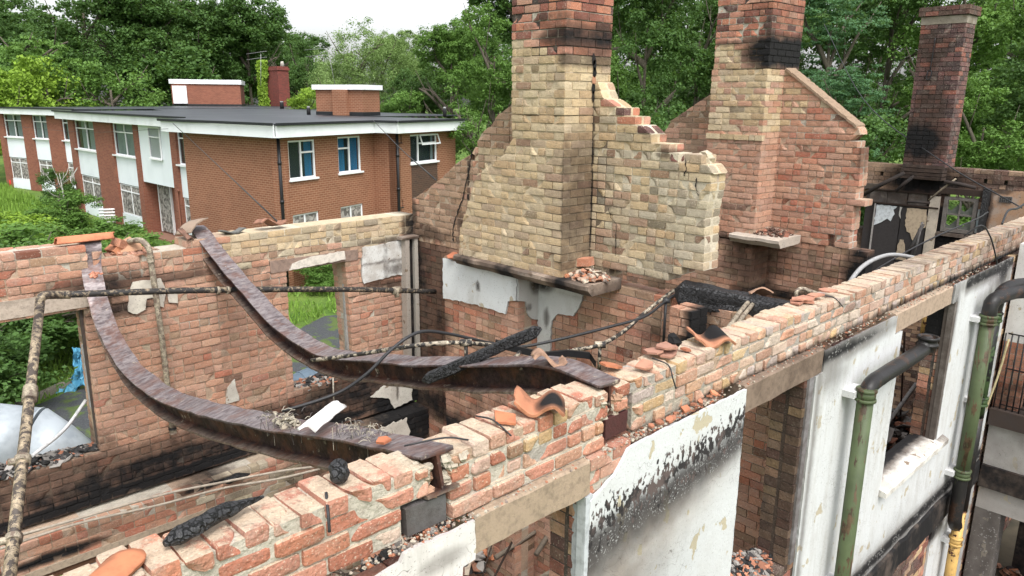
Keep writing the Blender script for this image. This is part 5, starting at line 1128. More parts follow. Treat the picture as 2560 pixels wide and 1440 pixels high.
# ================================================================== INSIDE THE RUIN
o = struct(solo((lambda m: (m.box(-2, 14, 2.3, 7.0, GZ-.3, GZ+.12, (.1, .08, .07, .4)), m)[1])(MB()), 'ruin_floor', M['dirt'], 'sooty dirt floor of the ruin', 'floor'))
for k in ('label', 'category'): del o[k]
part = thing('inner_partition_wall', 'brown brick partition wall seen through the second front opening', 'wall', (8, 3.3, GZ))
w = Wall('V', 91); w.lay([(5.4, -6), (8.15, -6), (8.15, -3.55), (5.4, -3.55)], [[(6.5, -4.4), (6.6, -4.4), (6.6, -4.3), (6.5, -4.3)]], 3.22, 3.42, -3.5-34*CRS, -3.5, lambda s, z: random.choice(['pink', 'pink', 'brown']), blobs([(7, -3.5, 2, .03, .3)]), 0); w.mb.build('brickwork', M['brick'], part)
q0 = onV(1850, 1370, 3.1)
mb = MB(); tube(mb, [onV(1850, 1352, 3.15), onV(1925, 1325, 3.15)], .014, 6, (.3, .22, .15, .1)); solo(mb, 'wall_rail', M['generic'], 'thin brown pipe fixed along the inner partition wall', 'pipe')
heap('sill_debris', 'black ash, tile shards and slats on the sill of the second opening', (4.30, 2.22, -3.20), .42, .16, .08, 330, DC+[(.46, .2, .12)], 42, .05, 'stuff')
heap('sill_debris', 'burnt rubbish and tile shards on the sill of the right rear window', (3.97, 7.28, -3.12), .36, .12, .10, 260, DC+[(.4, .17, .1)], 43, .06, 'stuff')
heap('sill_debris', 'grey and black burnt rubbish along the sill of the left rear opening', (.9, 7.28, -3.16), .85, .12, .09, 520, DC, 44, .06, 'stuff')
heap('sill_debris', 'pale chipped rubble seen through the first front opening', (4.3, 3.6, -4.3), .8, .5, .3, 300, [(.4, .36, .3), (.3, .26, .2), (.2, .12, .09)], 45, .08, 'stuff')
heap('debris_heap', 'charred debris piled on the floor behind the window of the front wall', (9.0, 3.3, -4.2), 1.6, .7, .8, 420, DC, 46, .16, 'stuff')
heap('debris_heap', 'rubble on the floor below the rear wall corner', (5.2, 6.2, -5.0), 1.4, .8, 1.0, 420, RC+DC, 47, .14, 'stuff')
heap('debris_heap', 'rubble on the floor inside the near left part of the ruin', (3.2, 5.2, -5.9), 2.6, 1.2, .7, 700, RC+DC, 48, .14, 'stuff')
# white board and planks seen low on the left
mb = MB(); P = [onZ(205, 1400, -5.0), onZ(600, 1262, -5.0), onZ(600, 1300, -5.3), onZ(235, 1480, -5.3)]; mb.face(P, (.34, .35, .34, .1)); mb.face([p-Vector((0, 0, .06)) for p in P][::-1], (.3, .3, .3, 0)); mb.face([P[0], P[0]-Vector((0, 0, .3)), P[3]-Vector((0, 0, .3)), P[3]], (.5, .5, .48, 0)); solo(mb, 'fallen_board', M['plaster'], 'grey-white fallen board sloping below the lower rear opening', 'board')
rr = random.Random(55)
for i, (a, b, lab) in enumerate((((260, 1470), (470, 1330), 'dark burnt plank lying on the grey-white board'), ((560, 1330), (760, 1180), 'burnt plank in the gap below the left beam'), ((960, 1090), (1075, 1045), 'charred pole lying in the rear corner below the beams'), ((1000, 1100), (1095, 1065), 'second charred pole in the rear corner, below the first'))):
    A, B_ = onZ(*a, -4.85), onZ(*b, -4.75); mb = MB(); tube(mb, [A, (A+B_)/2+Vector((0, 0, .02)), B_], .035, 6, (.10, .085, .075, .4)); solo(mb, 'burnt_plank', M['generic'], lab, 'plank', 'burnt planks')
for i, (a, b, c_, lab) in enumerate((((2215, 1065), (2290, 960), (.22, .21, .2), 'grey metal channel leaning inside the window'), ((2225, 1110), (2330, 990), (.16, .15, .14), 'brown plank leaning inside the window beside the channel'), ((2300, 935), (2325, 850), (.34, .35, .36), 'pale metal sheet edge standing upright inside the window'), ((2235, 845), (2275, 900), (.36, .35, .34), 'pale slat tilted under the lintel of the window'), ((2262, 830), (2248, 1100), (.05, .03, .025), 'thin dark rod hanging inside the window'))):
    A, B_ = onV(*a, 2.9), onV(*b, 3.1); mb = MB(); tube(mb, [A, B_], .028 if i < 4 else .012, 4, (*c_, .1)); solo(mb, 'leaning_strip', M['generic'], lab, 'metal strip', 'strips leaning inside the window')
q = onV(2315, 800, 3.2); mb = MB(); tube(mb, [q+Vector((0, 0, .2)), q-Vector((0, 0, .28))], .05, 12); solo(mb, 'yellow_pipe_stub', M['pipe_yellow'], 'short yellow pipe hanging behind the third lintel', 'pipe')
rr = random.Random(60); mb = MB()
for i in range(150):
    a = Vector((rr.uniform(1.8, 6.4), rr.uniform(4.2, 6.8), rr.uniform(-5.9, -4.4))); L = rr.uniform(.3, 1.3); d = Vector((rr.uniform(-1, 1), rr.uniform(-1, 1), rr.uniform(-.25, .35))).normalized()
    tube(mb, [a, a+d*L*.5+Vector((0, 0, rr.uniform(-.06, .06))), a+d*L], rr.choice([.008, .012, .022, .03]), 5, rr.choice([(.02, .02, .02, .5), (.05, .04, .035, .3), (.16, .13, .1, .1), (.3, .26, .2, 0)]))
o = solo(mb, 'tangled_wreckage', M['generic'], 'tangle of burnt laths, wire and slats on the ruin floor', 'wreckage'); o['kind'] = 'stuff'
rr = random.Random(61)
for k, (x0, z0, x1, z1, y, lab) in enumerate(((2.6, -4.05, 2.78, -4.6, 6.86, 'pale peeling plaster beside the lower rear opening'), (4.2, -3.75, 4.9, -4.3, 6.86, 'dull plaster remnant low in the rear corner'))):
    mb = MB(); patch(mb, 'V', [(x0, z0), (x1, z0+.04), (x1+.05, (z0+z1)/2), (x1-.05, z1), (x0+.03, z1-.05)], 6.92, .02, (.5, .46, .4), None, .06, .02, seed=70+k); o = mb.build('plaster_patches', M['plaster'], rear); o['label'] = lab
for (a, b, r_, c_, lab) in (((2150, 492), (2262, 432), .035, (.015, .014, .014), 'charred rafter slanting from the foot of the free-standing chimney to the left'), ((2240, 478), (2285, 440), .03, (.015, .014, .014), 'short charred strut just under the free-standing chimney'),
        ((2322, 500), (2390, 446), .016, (.30, .25, .18), 'pale lath slanting up beside the sash window'), ((2268, 640), (2308, 560), .03, (.07, .07, .07), 'twisted dark strip leaning against the burnt door panels'), ((2285, 640), (2306, 555), .018, (.16, .16, .16), 'thin grey strip leaning beside the twisted dark one'),
        ((2268, 505), (2325, 508), .022, (.02, .02, .02), 'charred crosspiece lying level below the free-standing chimney'), ((2360, 455), (2440, 470), .03, (.02, .018, .018), 'charred timber end above the sash window')):
    A, B_ = onU(*a, 13.25), onU(*b, 13.32); mb = MB(); tube(mb, [A, (A+B_)/2+Vector((0, 0, .01)), B_], r_, 5, (*c_, .3), wob=.3); solo(mb, 'burnt_rafter', M['generic'], lab, 'rafter', 'burnt timbers on the end wall')
# burnt post and bracket below the charred beam
q = onU(1722, 800, 4.9)
w = Wall('U', 92); w.lay([(3.02, -3), (3.22, -3), (3.22, -1.55), (3.02, -1.55)], [], 4.80, 5.02, -1.55-14*CRS, -1.55, lambda s, z: 'pink', blobs([(3.03, -1.8, .05, .4, .95), (3.12, -1.9, .15, .1, .8)]), 0); 
o = w.mb; oo = solo(o, 'brick_pier', M['brick'], 'narrow sooty brick pier below the charred beam', 'pier')
mb = MB(); tube(mb, spline(pd([(1785, 775, 6.6), (1775, 810, 6.6), (1768, 855, 6.6)]), 4), lambda t: .03+.05*t, 7); solo(mb, 'burnt_rag', M['char'], 'black burnt rag hanging under the charred beam', 'rag')
mb = MB(); q = onU(1880, 735, 4.6)

#@@P4
# ================================================================== ANNEX (flat-roofed two-storey block behind)
class Fr:
    def __init__(s, P0, az=None, P1=None, sg=1):
        s.o = Vector(P0); s.d = Vector((cos(radians(az)), sin(radians(az)))) if P1 is None else (Vector(P1)-Vector(P0)).normalized()
        s.n = Vector((-s.d.y, s.d.x))*sg
    def p(s, a, d, z): q = s.o+s.d*a+s.n*d; return (q.x, q.y, z)
KC = (11.0, 21.9)
FC = Fr(KC, 18.5); FL = Fr(KC, 99, sg=-1); FB_ = Fr((11.6, 31.5), P1=(11.2, 45), sg=-1); FA = Fr((12.6, 54), P1=(11.0, 60.5), sg=-1)
e = FC.p(4.67, 0, 0); FS = Fr(e[:2], -71.5); d_ = FS.p(1.0, 0, 0); FD = Fr(d_[:2], 18.5)
annex = thing('brick_annex', 'two-storey flat-roofed brown and red brick annex with white panels and boarded ground-floor windows', 'building', (14, 30, GZ))
ZT = -1.17; ZR = -.76
def abox(mb, fr, s0, s1, d0, d1, z0, z1, c=(.5, .5, .5, 0), uv=None, fl=0):
    b = len(mb.v); mb.box(s0, s1, d0, d1, z0, z1, c, 0, fr.p)
    if uv is not None:
        for z in (z0, z1):
            for (a, d) in ((s0, d0), (s1, d0), (s1, d1), (s0, d1)): uv.append((a+d, z, 0))
def abuild(name, mb, mat, parent=None, uv=None):
    o = mb.build(name, M[mat], parent or annex)
    if uv:
        at = o.data.attributes.new('BUV', 'FLOAT_VECTOR', 'POINT'); fl = []
        for q in uv: fl += q
        at.data.foreach_set('vector', fl)
    return o
def holes_wall(fr, s0, s1, z0, z1, holes, mat, name='wall', d0=0, d1=.3):
    """wall of boxes round rectangular holes"""
    mb = MB(); uv = []; zs = sorted({z0, z1}|{h[2] for h in holes}|{h[3] for h in holes})
    for a, b in zip(zs, zs[1:]):
        H = sorted((h[0], h[1]) for h in holes if h[2] <= a+1e-6 and h[3] >= b-1e-6); t = s0
        for (p, q) in H+[(s1, s1)]:
            if p > t+1e-4: abox(mb, fr, t, p, d0, d1, a, b, uv=uv)
            t = q
    return abuild(name, mb, mat, None, uv)
def win(fr, s0, s1, z0, z1, bars=(), glass='glass', curtain=None, open_=None, d=.04, fw=.055, sill=True, frame='upvc', back='dark_room'):
    """bars: list of ('v', s, za, zb) / ('h', z, sa, sb) in fractions"""
    L, Hh = s1-s0, z1-z0; mb = MB()
    abox(mb, fr, s0+.002, s0+fw, d, d+.06, z0+.002, z1-.002); abox(mb, fr, s1-fw, s1-.002, d, d+.06, z0+.002, z1-.002)
    abox(mb, fr, s0+fw, s1-fw, d+.001, d+.059, z0+.002, z0+fw); abox(mb, fr, s0+fw, s1-fw, d+.001, d+.059, z1-fw, z1-.002)
    for b in bars:
        if b[0] == 'v': x = s0+b[1]*L; abox(mb, fr, x-.028, x+.028, d+.002, d+.058, z0+b[2]*Hh+.01, z0+b[3]*Hh-.01)
        else: zz = z0+b[1]*Hh; abox(mb, fr, s0+b[2]*L+.01, s0+b[3]*L-.01, d-.004, d+.056, zz-.026, zz+.026)
    f = abuild('window', mb, frame); g = MB()
    if glass == 'osb': abox(g, fr, s0+.01, s1-.01, d+.025, d+.045, z0+.01, z1-.01); abuild('boarding', g, 'osb', f)
    else:
        g.face([fr.p(s0+.01, d+.035, z0+.01), fr.p(s1-.01, d+.035, z0+.01), fr.p(s1-.01, d+.035, z1-.01), fr.p(s0+.01, d+.035, z1-.01)]); abuild('pane', g, 'glass', f)
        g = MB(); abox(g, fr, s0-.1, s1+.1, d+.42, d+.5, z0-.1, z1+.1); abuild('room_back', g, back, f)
        for (a, b, cm) in (curtain or ()):
            g = MB(); n = max(4, int((b-a)*L/.05)); P = []
            for zz in (z0+.02, z1-.03):
                for i in range(n+1): P.append(fr.p(s0+(a+(b-a)*i/n)*L, d+.12+.03*sin(i*2.1), zz))
            g.grid(P, n+1, 2); abuild('curtain', g, cm, f)
    if sill: g = MB(); abox(g, fr, s0-.05, s1+.05, -.07, d-.001, z0-.05, z0+.01); abuild('sill', g, 'upvc', f)
    return f
VB = [('v', .5, 0, 1), ('h', .72, 0, .5)]
# block C front and D front
wins = [(.44, 1.66, -2.52, -1.30), (2.77, 3.98, -2.50, -1.27)]; lows = [(.47, 1.67, -4.9, -3.64), (2.77, 3.98, -4.9, -3.65)]
holes_wall(FC, 0, 4.67, GZ, ZT, wins+lows, 'annex_brick')
win(FC, *wins[0], [('v', .48, 0, 1), ('h', .68, .48, 1)], curtain=[(.70, .97, 'curtain_blue')]); win(FC, *wins[1], [('v', .52, 0, 1), ('h', .68, 0, .52)], curtain=[(.03, .38, 'curtain_blue'), (.58, .97, 'curtain_blue')])
for q in lows: win(FC, *q, [('v', .48, 0, 1)], 'osb')
holes_wall(FS, 0, 1.0, GZ, ZT, [], 'annex_brick', d0=0, d1=.3)
holes_wall(FL, -.0, 5.36, GZ, ZT, [], 'annex_brick', d0=.001, d1=.3)
wd = (.90, 2.70, -2.32, -1.26)
wd = (.90, 2.68, -2.31, -1.27)
holes_wall(FD, 0, 4.0, GZ, ZT, [wd, (.14, .38, -1.55, -1.25), (.14, .38, -3.86, -3.58)], 'annex_brick')
win(FD, *wd, [('v', .31, 0, 1), ('h', .68, .31, 1)], curtain=[(.86, .97, 'curtain_pale')])
g = MB(); abox(g, FD, .36, 1.02, -.04, -.005, -1.60, -1.58); g = MB()
a, b, z0, z1 = 1.46, 2.70, -1.62, -1.27; # tilted open top light
g.box(0, 1, 0, 1, 0, 1, (.5, .5, .5, 0), 0, lambda x, y, z: FD.p(a+(b-a)*x, -.02-.16*(1-z)+.03*y, z0+(z1-z0)*z)) if False else None
for (x0, x1, q0, q1) in ((a, b, -1.655, -1.60), (a, b, -1.33, -1.28), (a, a+.05, -1.60, -1.33), (b-.05, b, -1.60, -1.33)):
    g.box(x0, x1, 0, .03, q0, q1, (.5, .5, .5, 0), 0, lambda x, y, z: FD.p(x, y-.03-.35*(-1.28-z), z))
abuild('open_top_light', g, 'upvc')
g = MB(); uv = []; abox(g, FD, .93, 2.66, -.006, .0, -6, -2.37, uv=uv); abuild('darker_brick_panel', g, 'annex_brick_dark', None, uv)
for z in (-1.55, -3.86): g = MB(); abox(g, FD, .12, .40, -.02, .04, z, z+.03); abox(g, FD, .14, .38, .05, .07, z+.01, z+.3); abuild('vent_window', g, 'blackmetal')
# facade B: piers, panels and windows
def facade(fr, L, s_lo, piers, bays, mat='annex_brick_red'):
    for (a, b) in piers: mb = MB(); uv = []; abox(mb, fr, a, b, 0, .3, GZ, ZT+.02, uv=uv); abuild('brick_pier', mb, mat, None, uv)
    for (a, b, style) in bays:
        bars = [('v', .47, 0, .72), ('v', .5, .72, 1), ('h', .72, 0, 1)]
        win(fr, a, b, -2.68, ZT-.03, bars, curtain=style, d=.10)
        mb = MB(); abox(mb, fr, a+.002, b-.002, .08, .2, -4.02, -2.74); abuild('cladding_panel', mb, 'panel')
        win(fr, a, b, -5.45, -4.06, [('h', .78, 0, 1), ('v', .5, 0, 1)], 'osb', d=.12, fw=.035, sill=False)
        mb = MB(); abox(mb, fr, a+.002, b-.002, .08, .2, GZ, -5.47); abuild('cladding_panel', mb, 'panel')
CP = 'curtain_pale'
facade(FB_, 15, 0, [(13.42, 14.3), (7.75, 10.26), (4.45, 5.0), (.35, .95)], [(10.26, 13.42, [(.05, .45, CP), (.55, .8, CP)]), (5.0, 7.75, [(.04, .96, CP)]), (-1.9, .35, [(.1, .9, CP)])])
mb = MB(); uv = []; abox(mb, FB_, .95, 4.45, .05, .15, -3.70, ZT+.02); o = abuild('cladding_panel', mb, 'panel'); o['label'] = 'wide white panel over the porch'
win(FB_, 1.95, 3.2, -2.58, -1.24, [('h', .68, 0, 1)], curtain=[(.08, .35, CP), (.4, .9, 'dark_room')], d=-.02)
mb = MB(); uv = []; abox(mb, FB_, .95, 4.7, .66, .8, GZ, -3.7, uv=uv); abox(mb, FB_, 4.44, 4.7, .301, .66, GZ, -3.7, uv=uv); abuild('porch_wall', mb, 'annex_brick_red', None, uv)
mb = MB(); abox(mb, FB_, 2.95, 4.25, .58, .65, -5.95, -3.75); o = abuild('boarded_door', mb, 'osb'); mb = MB(); abox(mb, FB_, 2.9, 2.95, .55, .65, -6, -3.72); abox(mb, FB_, 4.25, 4.3, .55, .65, -6, -3.72); abuild('door_frame', mb, 'upvc', o)
mb = MB(); abox(mb, FB_, .9, 4.4, -.1, 1.4, GZ-.1, GZ+.06); abuild('porch_step', mb, 'annex_brick_red', None, None)
facade(FA, 8, 0, [(6.84, 7.6), (3.12, 4.42), (-.42, 1.26)], [(4.42, 6.84, [(.04, .42, CP), (.6, .95, CP)]), (1.26, 3.12, [(.04, .45, CP), (.55, .96, CP)]), (-2.6, -.42, [(.1, .9, CP)])])
mb = MB(); uv = []; abox(mb, FA, 7.4, 7.6, .3, 12, GZ, ZT, uv=uv); abuild('wall', mb, 'annex_brick_red', None, uv)
mb = MB(); abox(mb, FB_, 14.0, 14.3, .3, 3, GZ, ZT); abuild('wall', mb, 'annex_brick_red')
mb = MB(); uv = []; abox(mb, FD, 3.85, 4.0, .3, 7, GZ, ZT, uv=uv); abuild('wall', mb, 'annex_brick', None, uv)
# fascias
def fascia(fr, s0, s1, d0=-.42, th=.05, z0=None, z1=None): mb = MB(); abox(mb, fr, s0, s1, d0, d0+th, z0 or ZT+.0, z1 or ZR-.02); abox(mb, fr, s0, s1, d0+th, .1, (z0 or ZT), (z0 or ZT)+.03); abuild('fascia', mb, 'fascia')
fascia(FC, -.42, 4.25); fascia(FS, .42, 1.42, -.42); fascia(FD, -.42, 4.05); fascia(FL, -.42, 6.0, -.42); fascia(FB_, -1.9, 14.9, -.42); fascia(FA, -2.6, 7.2, -.42)
# roof
def roofpoly(pts, z0, z1, name, mat, parent=annex):
    mb = MB(); n = len(pts); mb.v = [(x, y, z1) for x, y in pts]+[(x, y, z0) for x, y in pts]; mb.c = [(.5, .5, .5, 0)]*(2*n); mb.f = [tuple(range(n)), tuple(range(2*n-1, n-1, -1))]+[(i, n+i, n+(i+1) % n, (i+1) % n) for i in range(n)]
    return mb.build(name, M[mat], parent)
xy = lambda fr, s, d: fr.p(s, d, 0)[:2]
roofpoly([xy(FC, -.47, -.47), xy(FC, 4.2, -.47), xy(FS, 1.47, -.47), xy(FD, 4.1, -.47), xy(FD, 4.1, 7), (26, 40), xy(FL, 9, 9), xy(FL, 6.05, -.47)], ZR-.03, ZR+.01, 'flat_roof', 'felt')
roofpoly([xy(FB_, -2, -.5), xy(FB_, -2, 14), xy(FB_, 15, 14), xy(FB_, 15, -.5)][::-1], ZR-.05, ZR-.015, 'flat_roof', 'felt')
roofpoly([xy(FA, -3, -.5), xy(FA, -3, 30), (34, 78), xy(FA, 7.8, 22), xy(FA, 7.6, -.5)][::-1], ZR-.04, ZR+.0, 'flat_roof', 'felt')
roofpoly([xy(FB_, 14, 5), xy(FL, 8, 8), (26, 38), (33, 68), (22, 70)][::-1], ZR-.06, ZR-.02, 'flat_roof', 'felt')
for fr, a, b in ((FC, -.5, 4.18), (FS, .47, 1.44), (FD, -.4, 4.1), (FL, -.5, 6.05), (FB_, -2, 15), (FA, -3, 7.6)): mb = MB(); abox(mb, fr, a, b, -.51, -.47, ZR-.05, ZR+.03); abuild('felt_edge', mb, 'felt_edge')
# rain pipes
for fr, s_, z1 in ((FC, -.02, ZT), (FD, .03, ZT)):
    mb = MB(); x, y, _ = fr.p(s_, -.06, 0); tube(mb, [Vector((x, y, GZ)), Vector((x, y, -3)), Vector((x, y, z1))], .05, 10); 
    for z in (-2.0, -3.2, -4.4): tube(mb, [Vector((x, y, z)), Vector((x, y, z+.1))], .065, 10)
    abuild('rain_pipe', mb, 'blackmetal')
mb = MB(); x, y, _ = FB_.p(.55, -.04, 0); tube(mb, spline([Vector((x, y-.2, -3.75)), Vector((x, y, -3.8)), Vector((x, y, -4.6)), Vector((x, y, -5.9))], 4), .035, 8, (.28, .12, .08, 0)); abuild('rain_pipe', mb, 'generic')
# dark filler inside so that no daylight shows through
mb = MB(); abox(mb, FB_, -1.5, 14, 2.0, 2.2, GZ, ZR-.1); abox(mb, FA, -2.5, 7.4, 2.0, 2.2, GZ, ZR-.1); abox(mb, FC, .3, 4.3, 1.2, 1.4, GZ, ZR-.1); abox(mb, FD, .3, 3.8, 1.4, 1.6, GZ, ZR-.1); abuild('dark_filler', mb, 'dark_room')
# roof-top brick housings
def zat(px, py, P): r = ray(px, py); return r.z*(P.y/r.y)
def prism(fr, s0, s1, d0, d1, z0, z1, mb, uv): abox(mb, fr, s0, s1, d0, d1, z0, z1, uv=uv)
def housing(name, label, P0, P1, side_az, wside, ztop, mat, cap=.22, deep=3.0, step=None):
    P0, P1 = Vector(P0[:2]), Vector(P1[:2]); f = Fr(P0, P1=P1); L = (P1-P0).length; t = thing(name, label, 'roof housing', (P0.x, P0.y, ZR))
    mb = MB(); uv = []; abox(mb, f, 0, L, 0, deep, ZR, ztop-cap, uv=uv)
    if step: abox(mb, f, -step[0], -.001, step[1], deep, ZR, ztop-cap, uv=uv)
    o = abuild('brick_walls', mb, mat, t, uv)
    mb = MB(); a = step[0] if step else 0; abox(mb, f, -a-.12, L+.12, -.12, deep+.1, ztop-cap, ztop); abuild('white_rim', mb, 'fascia', t)
    mb = MB(); abox(mb, f, -a-.02, L+.02, -.025, deep, ZR, ZR+.16); abuild('felt_upstand', mb, 'felt_edge', t)
    return t, f, L
A1 = onZ(862, 289, ZR); A2 = onZ(912, 289, ZR)
t, f, L = housing('roof_housing', 'square brown brick housing with a white rim, standing nearest on the annex roof', onZ(792, 287, ZR), onZ(908, 289.4, ZR), 0, 0, zat(800, 212, onZ(792, 287, ZR)), 'annex_brick', .22, 1.3)
mb = MB(); uv = []; abox(mb, f, L*.42, L*.72, -.22, 0, ZR, zat(800, 212, onZ(792, 287, ZR))-.22, uv=uv); abuild('brick_projection', mb, 'annex_brick', t, uv)
q = onZ(432, 263, ZR); zt2 = zat(425, 196, q)
t, f, L = housing('roof_housing', 'wider red brick housing with a white hatch, standing further back on the annex roof', onZ(432, 264.5, ZR), onZ(604, 265.5, ZR), 0, 0, zt2*.90, 'annex_brick_red', .38, 6)
mb = MB(); abox(mb, f, L*.02, L*.22, -.2, 0, ZR+.2, zt2*.90-.55); abuild('white_hatch', mb, 'upvc', t)
# chimney with ivy
q = onZ(668, 265, ZR); q2 = onZ(708, 266, ZR); zc = zat(690, 168, q); f = Fr(q[:2], P1=q2[:2]); L = (q2-q).length
ch = thing('ivy_clad_chimney', 'red brick chimney half covered with ivy behind the annex roof', 'chimney', (q.x, q.y, ZR-5))
mb = MB(); uv = []; abox(mb, f, 0, L*.8, 0, L*.35, ZR-5, zc, uv=uv); abox(mb, f, -.08, L*.8+.08, -.08, L*.35+.08, zc-.35, zc-.15, uv=uv); abuild('brick_shaft', mb, 'old_red_brick', ch, uv)
mb = MB(); x, y, _ = f.p(L*.35, L*.4, 0); tube(mb, [Vector((x, y, zc)), Vector((x, y, zc+.35)), Vector((x, y, zc+.5))], lambda t: .2-.08*t, 10, (.4, .38, .34, 0)); mb.build('chimney_pot', M['generic'], ch)
for (px, py0, py1, lab) in ((705, 272, 256, 'small vent pipe on the annex roof behind the housing, furthest back'), (772, 287, 270, 'black vent pipe just left of the nearer roof housing'), (1112, 293, 272, 'black vent pipe at the right end of the annex roof')):
    b = onZ(px, py0, ZR); z1 = zat(px, py1, b); mb = MB(); r0 = 5*b.length/FPX; tube(mb, [Vector((b.x, b.y, ZR)), Vector((b.x, b.y, z1-.1)), Vector((b.x, b.y, z1))], r0*.9, 10, (.02, .02, .022, 0)); tube(mb, [Vector((b.x, b.y, z1)), Vector((b.x, b.y, z1+.08))], r0*.7, 10, (.3, .3, .3, 0)); solo(mb, 'vent_pipe', M['generic'], lab, 'vent pipe', 'vent pipes on the annex roof')
for (px, py, h, w_, lab) in ((652, 215, 6, 3, 'TV aerial beside the ivy-clad chimney'), (838, 215, 7.5, 5, 'tall thin TV aerial rising behind the nearer roof housing')):
    b = onD(px, py, 60); top = onD(px-(18 if px > 700 else 0), py-(90 if px > 700 else 80), 60); mb = MB(); tube(mb, [b, top], .02, 5, (.3, .3, .3, 0))
    for k in (0, .18): q = top*(1-k)+b*k; tube(mb, [q-CR*w_*.35, q+CR*w_*.15+Vector((0, 0, .2))], .014, 4, (.3, .3, .3, 0))
    solo(mb, 'tv_aerial', M['generic'], lab, 'aerial')
for P, lab in (([(432, 308, 25), (520, 390, 22), (700, 560, 8.5)], 'slack black wire running from the annex corner down to the rear wall'), ([(0, 312, 58), (200, 330, 45), (420, 322, 28)], 'thin wire strung along the upper windows of the annex'), ([(932, 300, 24), (1000, 370, 18), (1090, 450, 8.6)], 'thin wire running from the annex eaves down to the cream gable'), ([(2060, 60, 22), (2160, 250, 17), (2350, 400, 13.5), (2555, 520, 12)], 'long thin wire sloping down past the free-standing chimney')):
    mb = MB(); tube(mb, spline(pd(P), 6), min(.009, .0045*P[0][2]/10), 4, (.05, .05, .05, 0)); solo(mb, 'overhead_wire', M['cable'], lab, 'wire')
# ================================================================== GROUND
def ground(name, poly, z, mat, lab=None, th=0):
    mb = MB(); mb.face([(x, y, z) for x, y in poly]); o = mb.build(name, M[mat]); o['kind'] = 'structure'; return o
ground('ground', [(-400, -400), (400, -400), (400, 400), (-400, 400)], GZ-.02, 'meadow')
G_ = lambda *a: [tuple(onZ(x, y, GZ)[:2]) for x, y in a]
ground('tarmac_path', [tuple(onZ(-300, 1110, GZ)[:2]), *G_((0, 1050), (120, 1000), (230, 950), (420, 900), (690, 860), (760, 815), (810, 790), (880, 782), (1000, 790), (1000, 960), (600, 1130), (-300, 1400))], GZ-.008, 'tarmac')
ground('yard_ground', [(3.5, -8), (18, -8), (18, 2.28), (3.5, 2.28)], GZ+.004, 'dirt')
kb = MB(); P = G_((0, 1042), (60, 1018), (120, 990), (180, 962), (240, 940))
for a, b in zip(P, P[1:]):
    a, b = Vector((*a, GZ)), Vector((*b, GZ)); d = (b-a).normalized(); nn = Vector((-d.y, d.x, 0))*.12; kb.quadbox([tuple(q+Vector((0, 0, zz))) for zz in (-.02, .12) for q in (a, b-d*.02, b-d*.02+nn, a+nn)], (.26, .23, .19, 0))
o = kb.build('kerb', M['concrete']); o['kind'] = 'structure'
# outside objects seen through the openings
tk = thing('white_tank', 'large pale galvanised tank lying outside the left rear window', 'tank', (1.9, 11.5, GZ))
A_, B2 = onD(-160, 1095, 11.5), onD(232, 1130, 11.0)
mb = MB(); r0 = .48; tube(mb, [A_, A_.lerp(B2, .4), A_.lerp(B2, .62)], r0, 28); mb.build('tank_body', M['tank'], tk)
mb = MB(); c_ = A_.lerp(B2, .62); tube(mb, [c_, c_.lerp(B2, .45)+Vector((0, 0, -.03)), B2+Vector((0, 0, -.16))], lambda t: r0*(1-.62*t), 28); mb.build('tapered_end', M['tank'], tk)
for t_ in (.30, .62):
    mb = MB(); q = A_.lerp(B2, t_); d = (B2-A_).normalized(); tube(mb, [q-d*.012, q+d*.012], r0*1.015, 28); mb.build('seam_band', M['tank'], tk)
dk = thing('ribbed_duct', 'blue-grey ribbed duct lying outside below the right rear window', 'duct', (4.1, 8.3, -3.6))
a, b = onV(722, 968, 7.75), onV(905, 905, 7.75); mid = a.lerp(b, .5)+Vector((0, 0, .03))
a.z -= .06; b.z -= .10; mid.z -= .04
mb = MB(); tube(mb, spline([a, mid, b], 8), .17, 22); mb.build('duct_body', M['duct'], dk)
sp = spline([a, mid, b], 8)
for i in range(1, 16, 2):
    mb = MB(); d = (sp[i+1]-sp[i-1]).normalized(); tube(mb, [sp[i]-d*.008, sp[i]+d*.008], .176, 22); mb.build('rib', M['duct'], dk)
mb = MB(); n = 12; P = []; base = onZ(196, 920, -5.6)
for j in range(13):
    for i in range(n+1):
        u = i/n; v_ = j/12; x = base+CR*((u-.5)*(.34-.18*v_)+.12*noise.noise(Vector((v_*3, 1, 2))))+Vector((0, 0, 1))*(v_*.85-.4)
        x += Vector((1, 1, 0))*.14*noise.noise(Vector((u*5, v_*4, 0)))+Vector((0, 0, 1))*.05*noise.noise(Vector((u*8, v_*8, 5))); P.append(x)
mb.grid(P, n+1, 13, smooth=False)
P = []
for j in range(6):
    for i in range(9):
        P.append(base+CR*(-.55*(i/8)-.1)+Vector((0, 0, -.55+.16*noise.noise(Vector((i*.6, j*.7, 1)))+.12*(j/5)))+CF*(j/5-.5)*.3)
mb.grid(P, 9, 6, smooth=False); solo(mb, 'blue_tarpaulin', M['tarp'], 'crumpled bright blue tarpaulin hanging outside the left rear window', 'tarpaulin')
mb = MB(); q = onZ(32, 468, GZ); tube(mb, [q, q+Vector((0, 0, .5))], .16, 8); solo(mb, 'red_bin', M['red'], 'small red plastic tub at the far left foot of the annex', 'tub')
mb = MB(); q = onZ(252, 560, GZ)
for k in range(5): tube(mb, [q+Vector((0, 0, .15*k+.1)), q+Vector((1.0, -.5, .15*k+.1))], .06, 5, (.7, .7, .7, 0))
solo(mb, 'broken_blind', M['generic'], 'crumpled white slatted blind at the foot of the annex wall', 'blind')
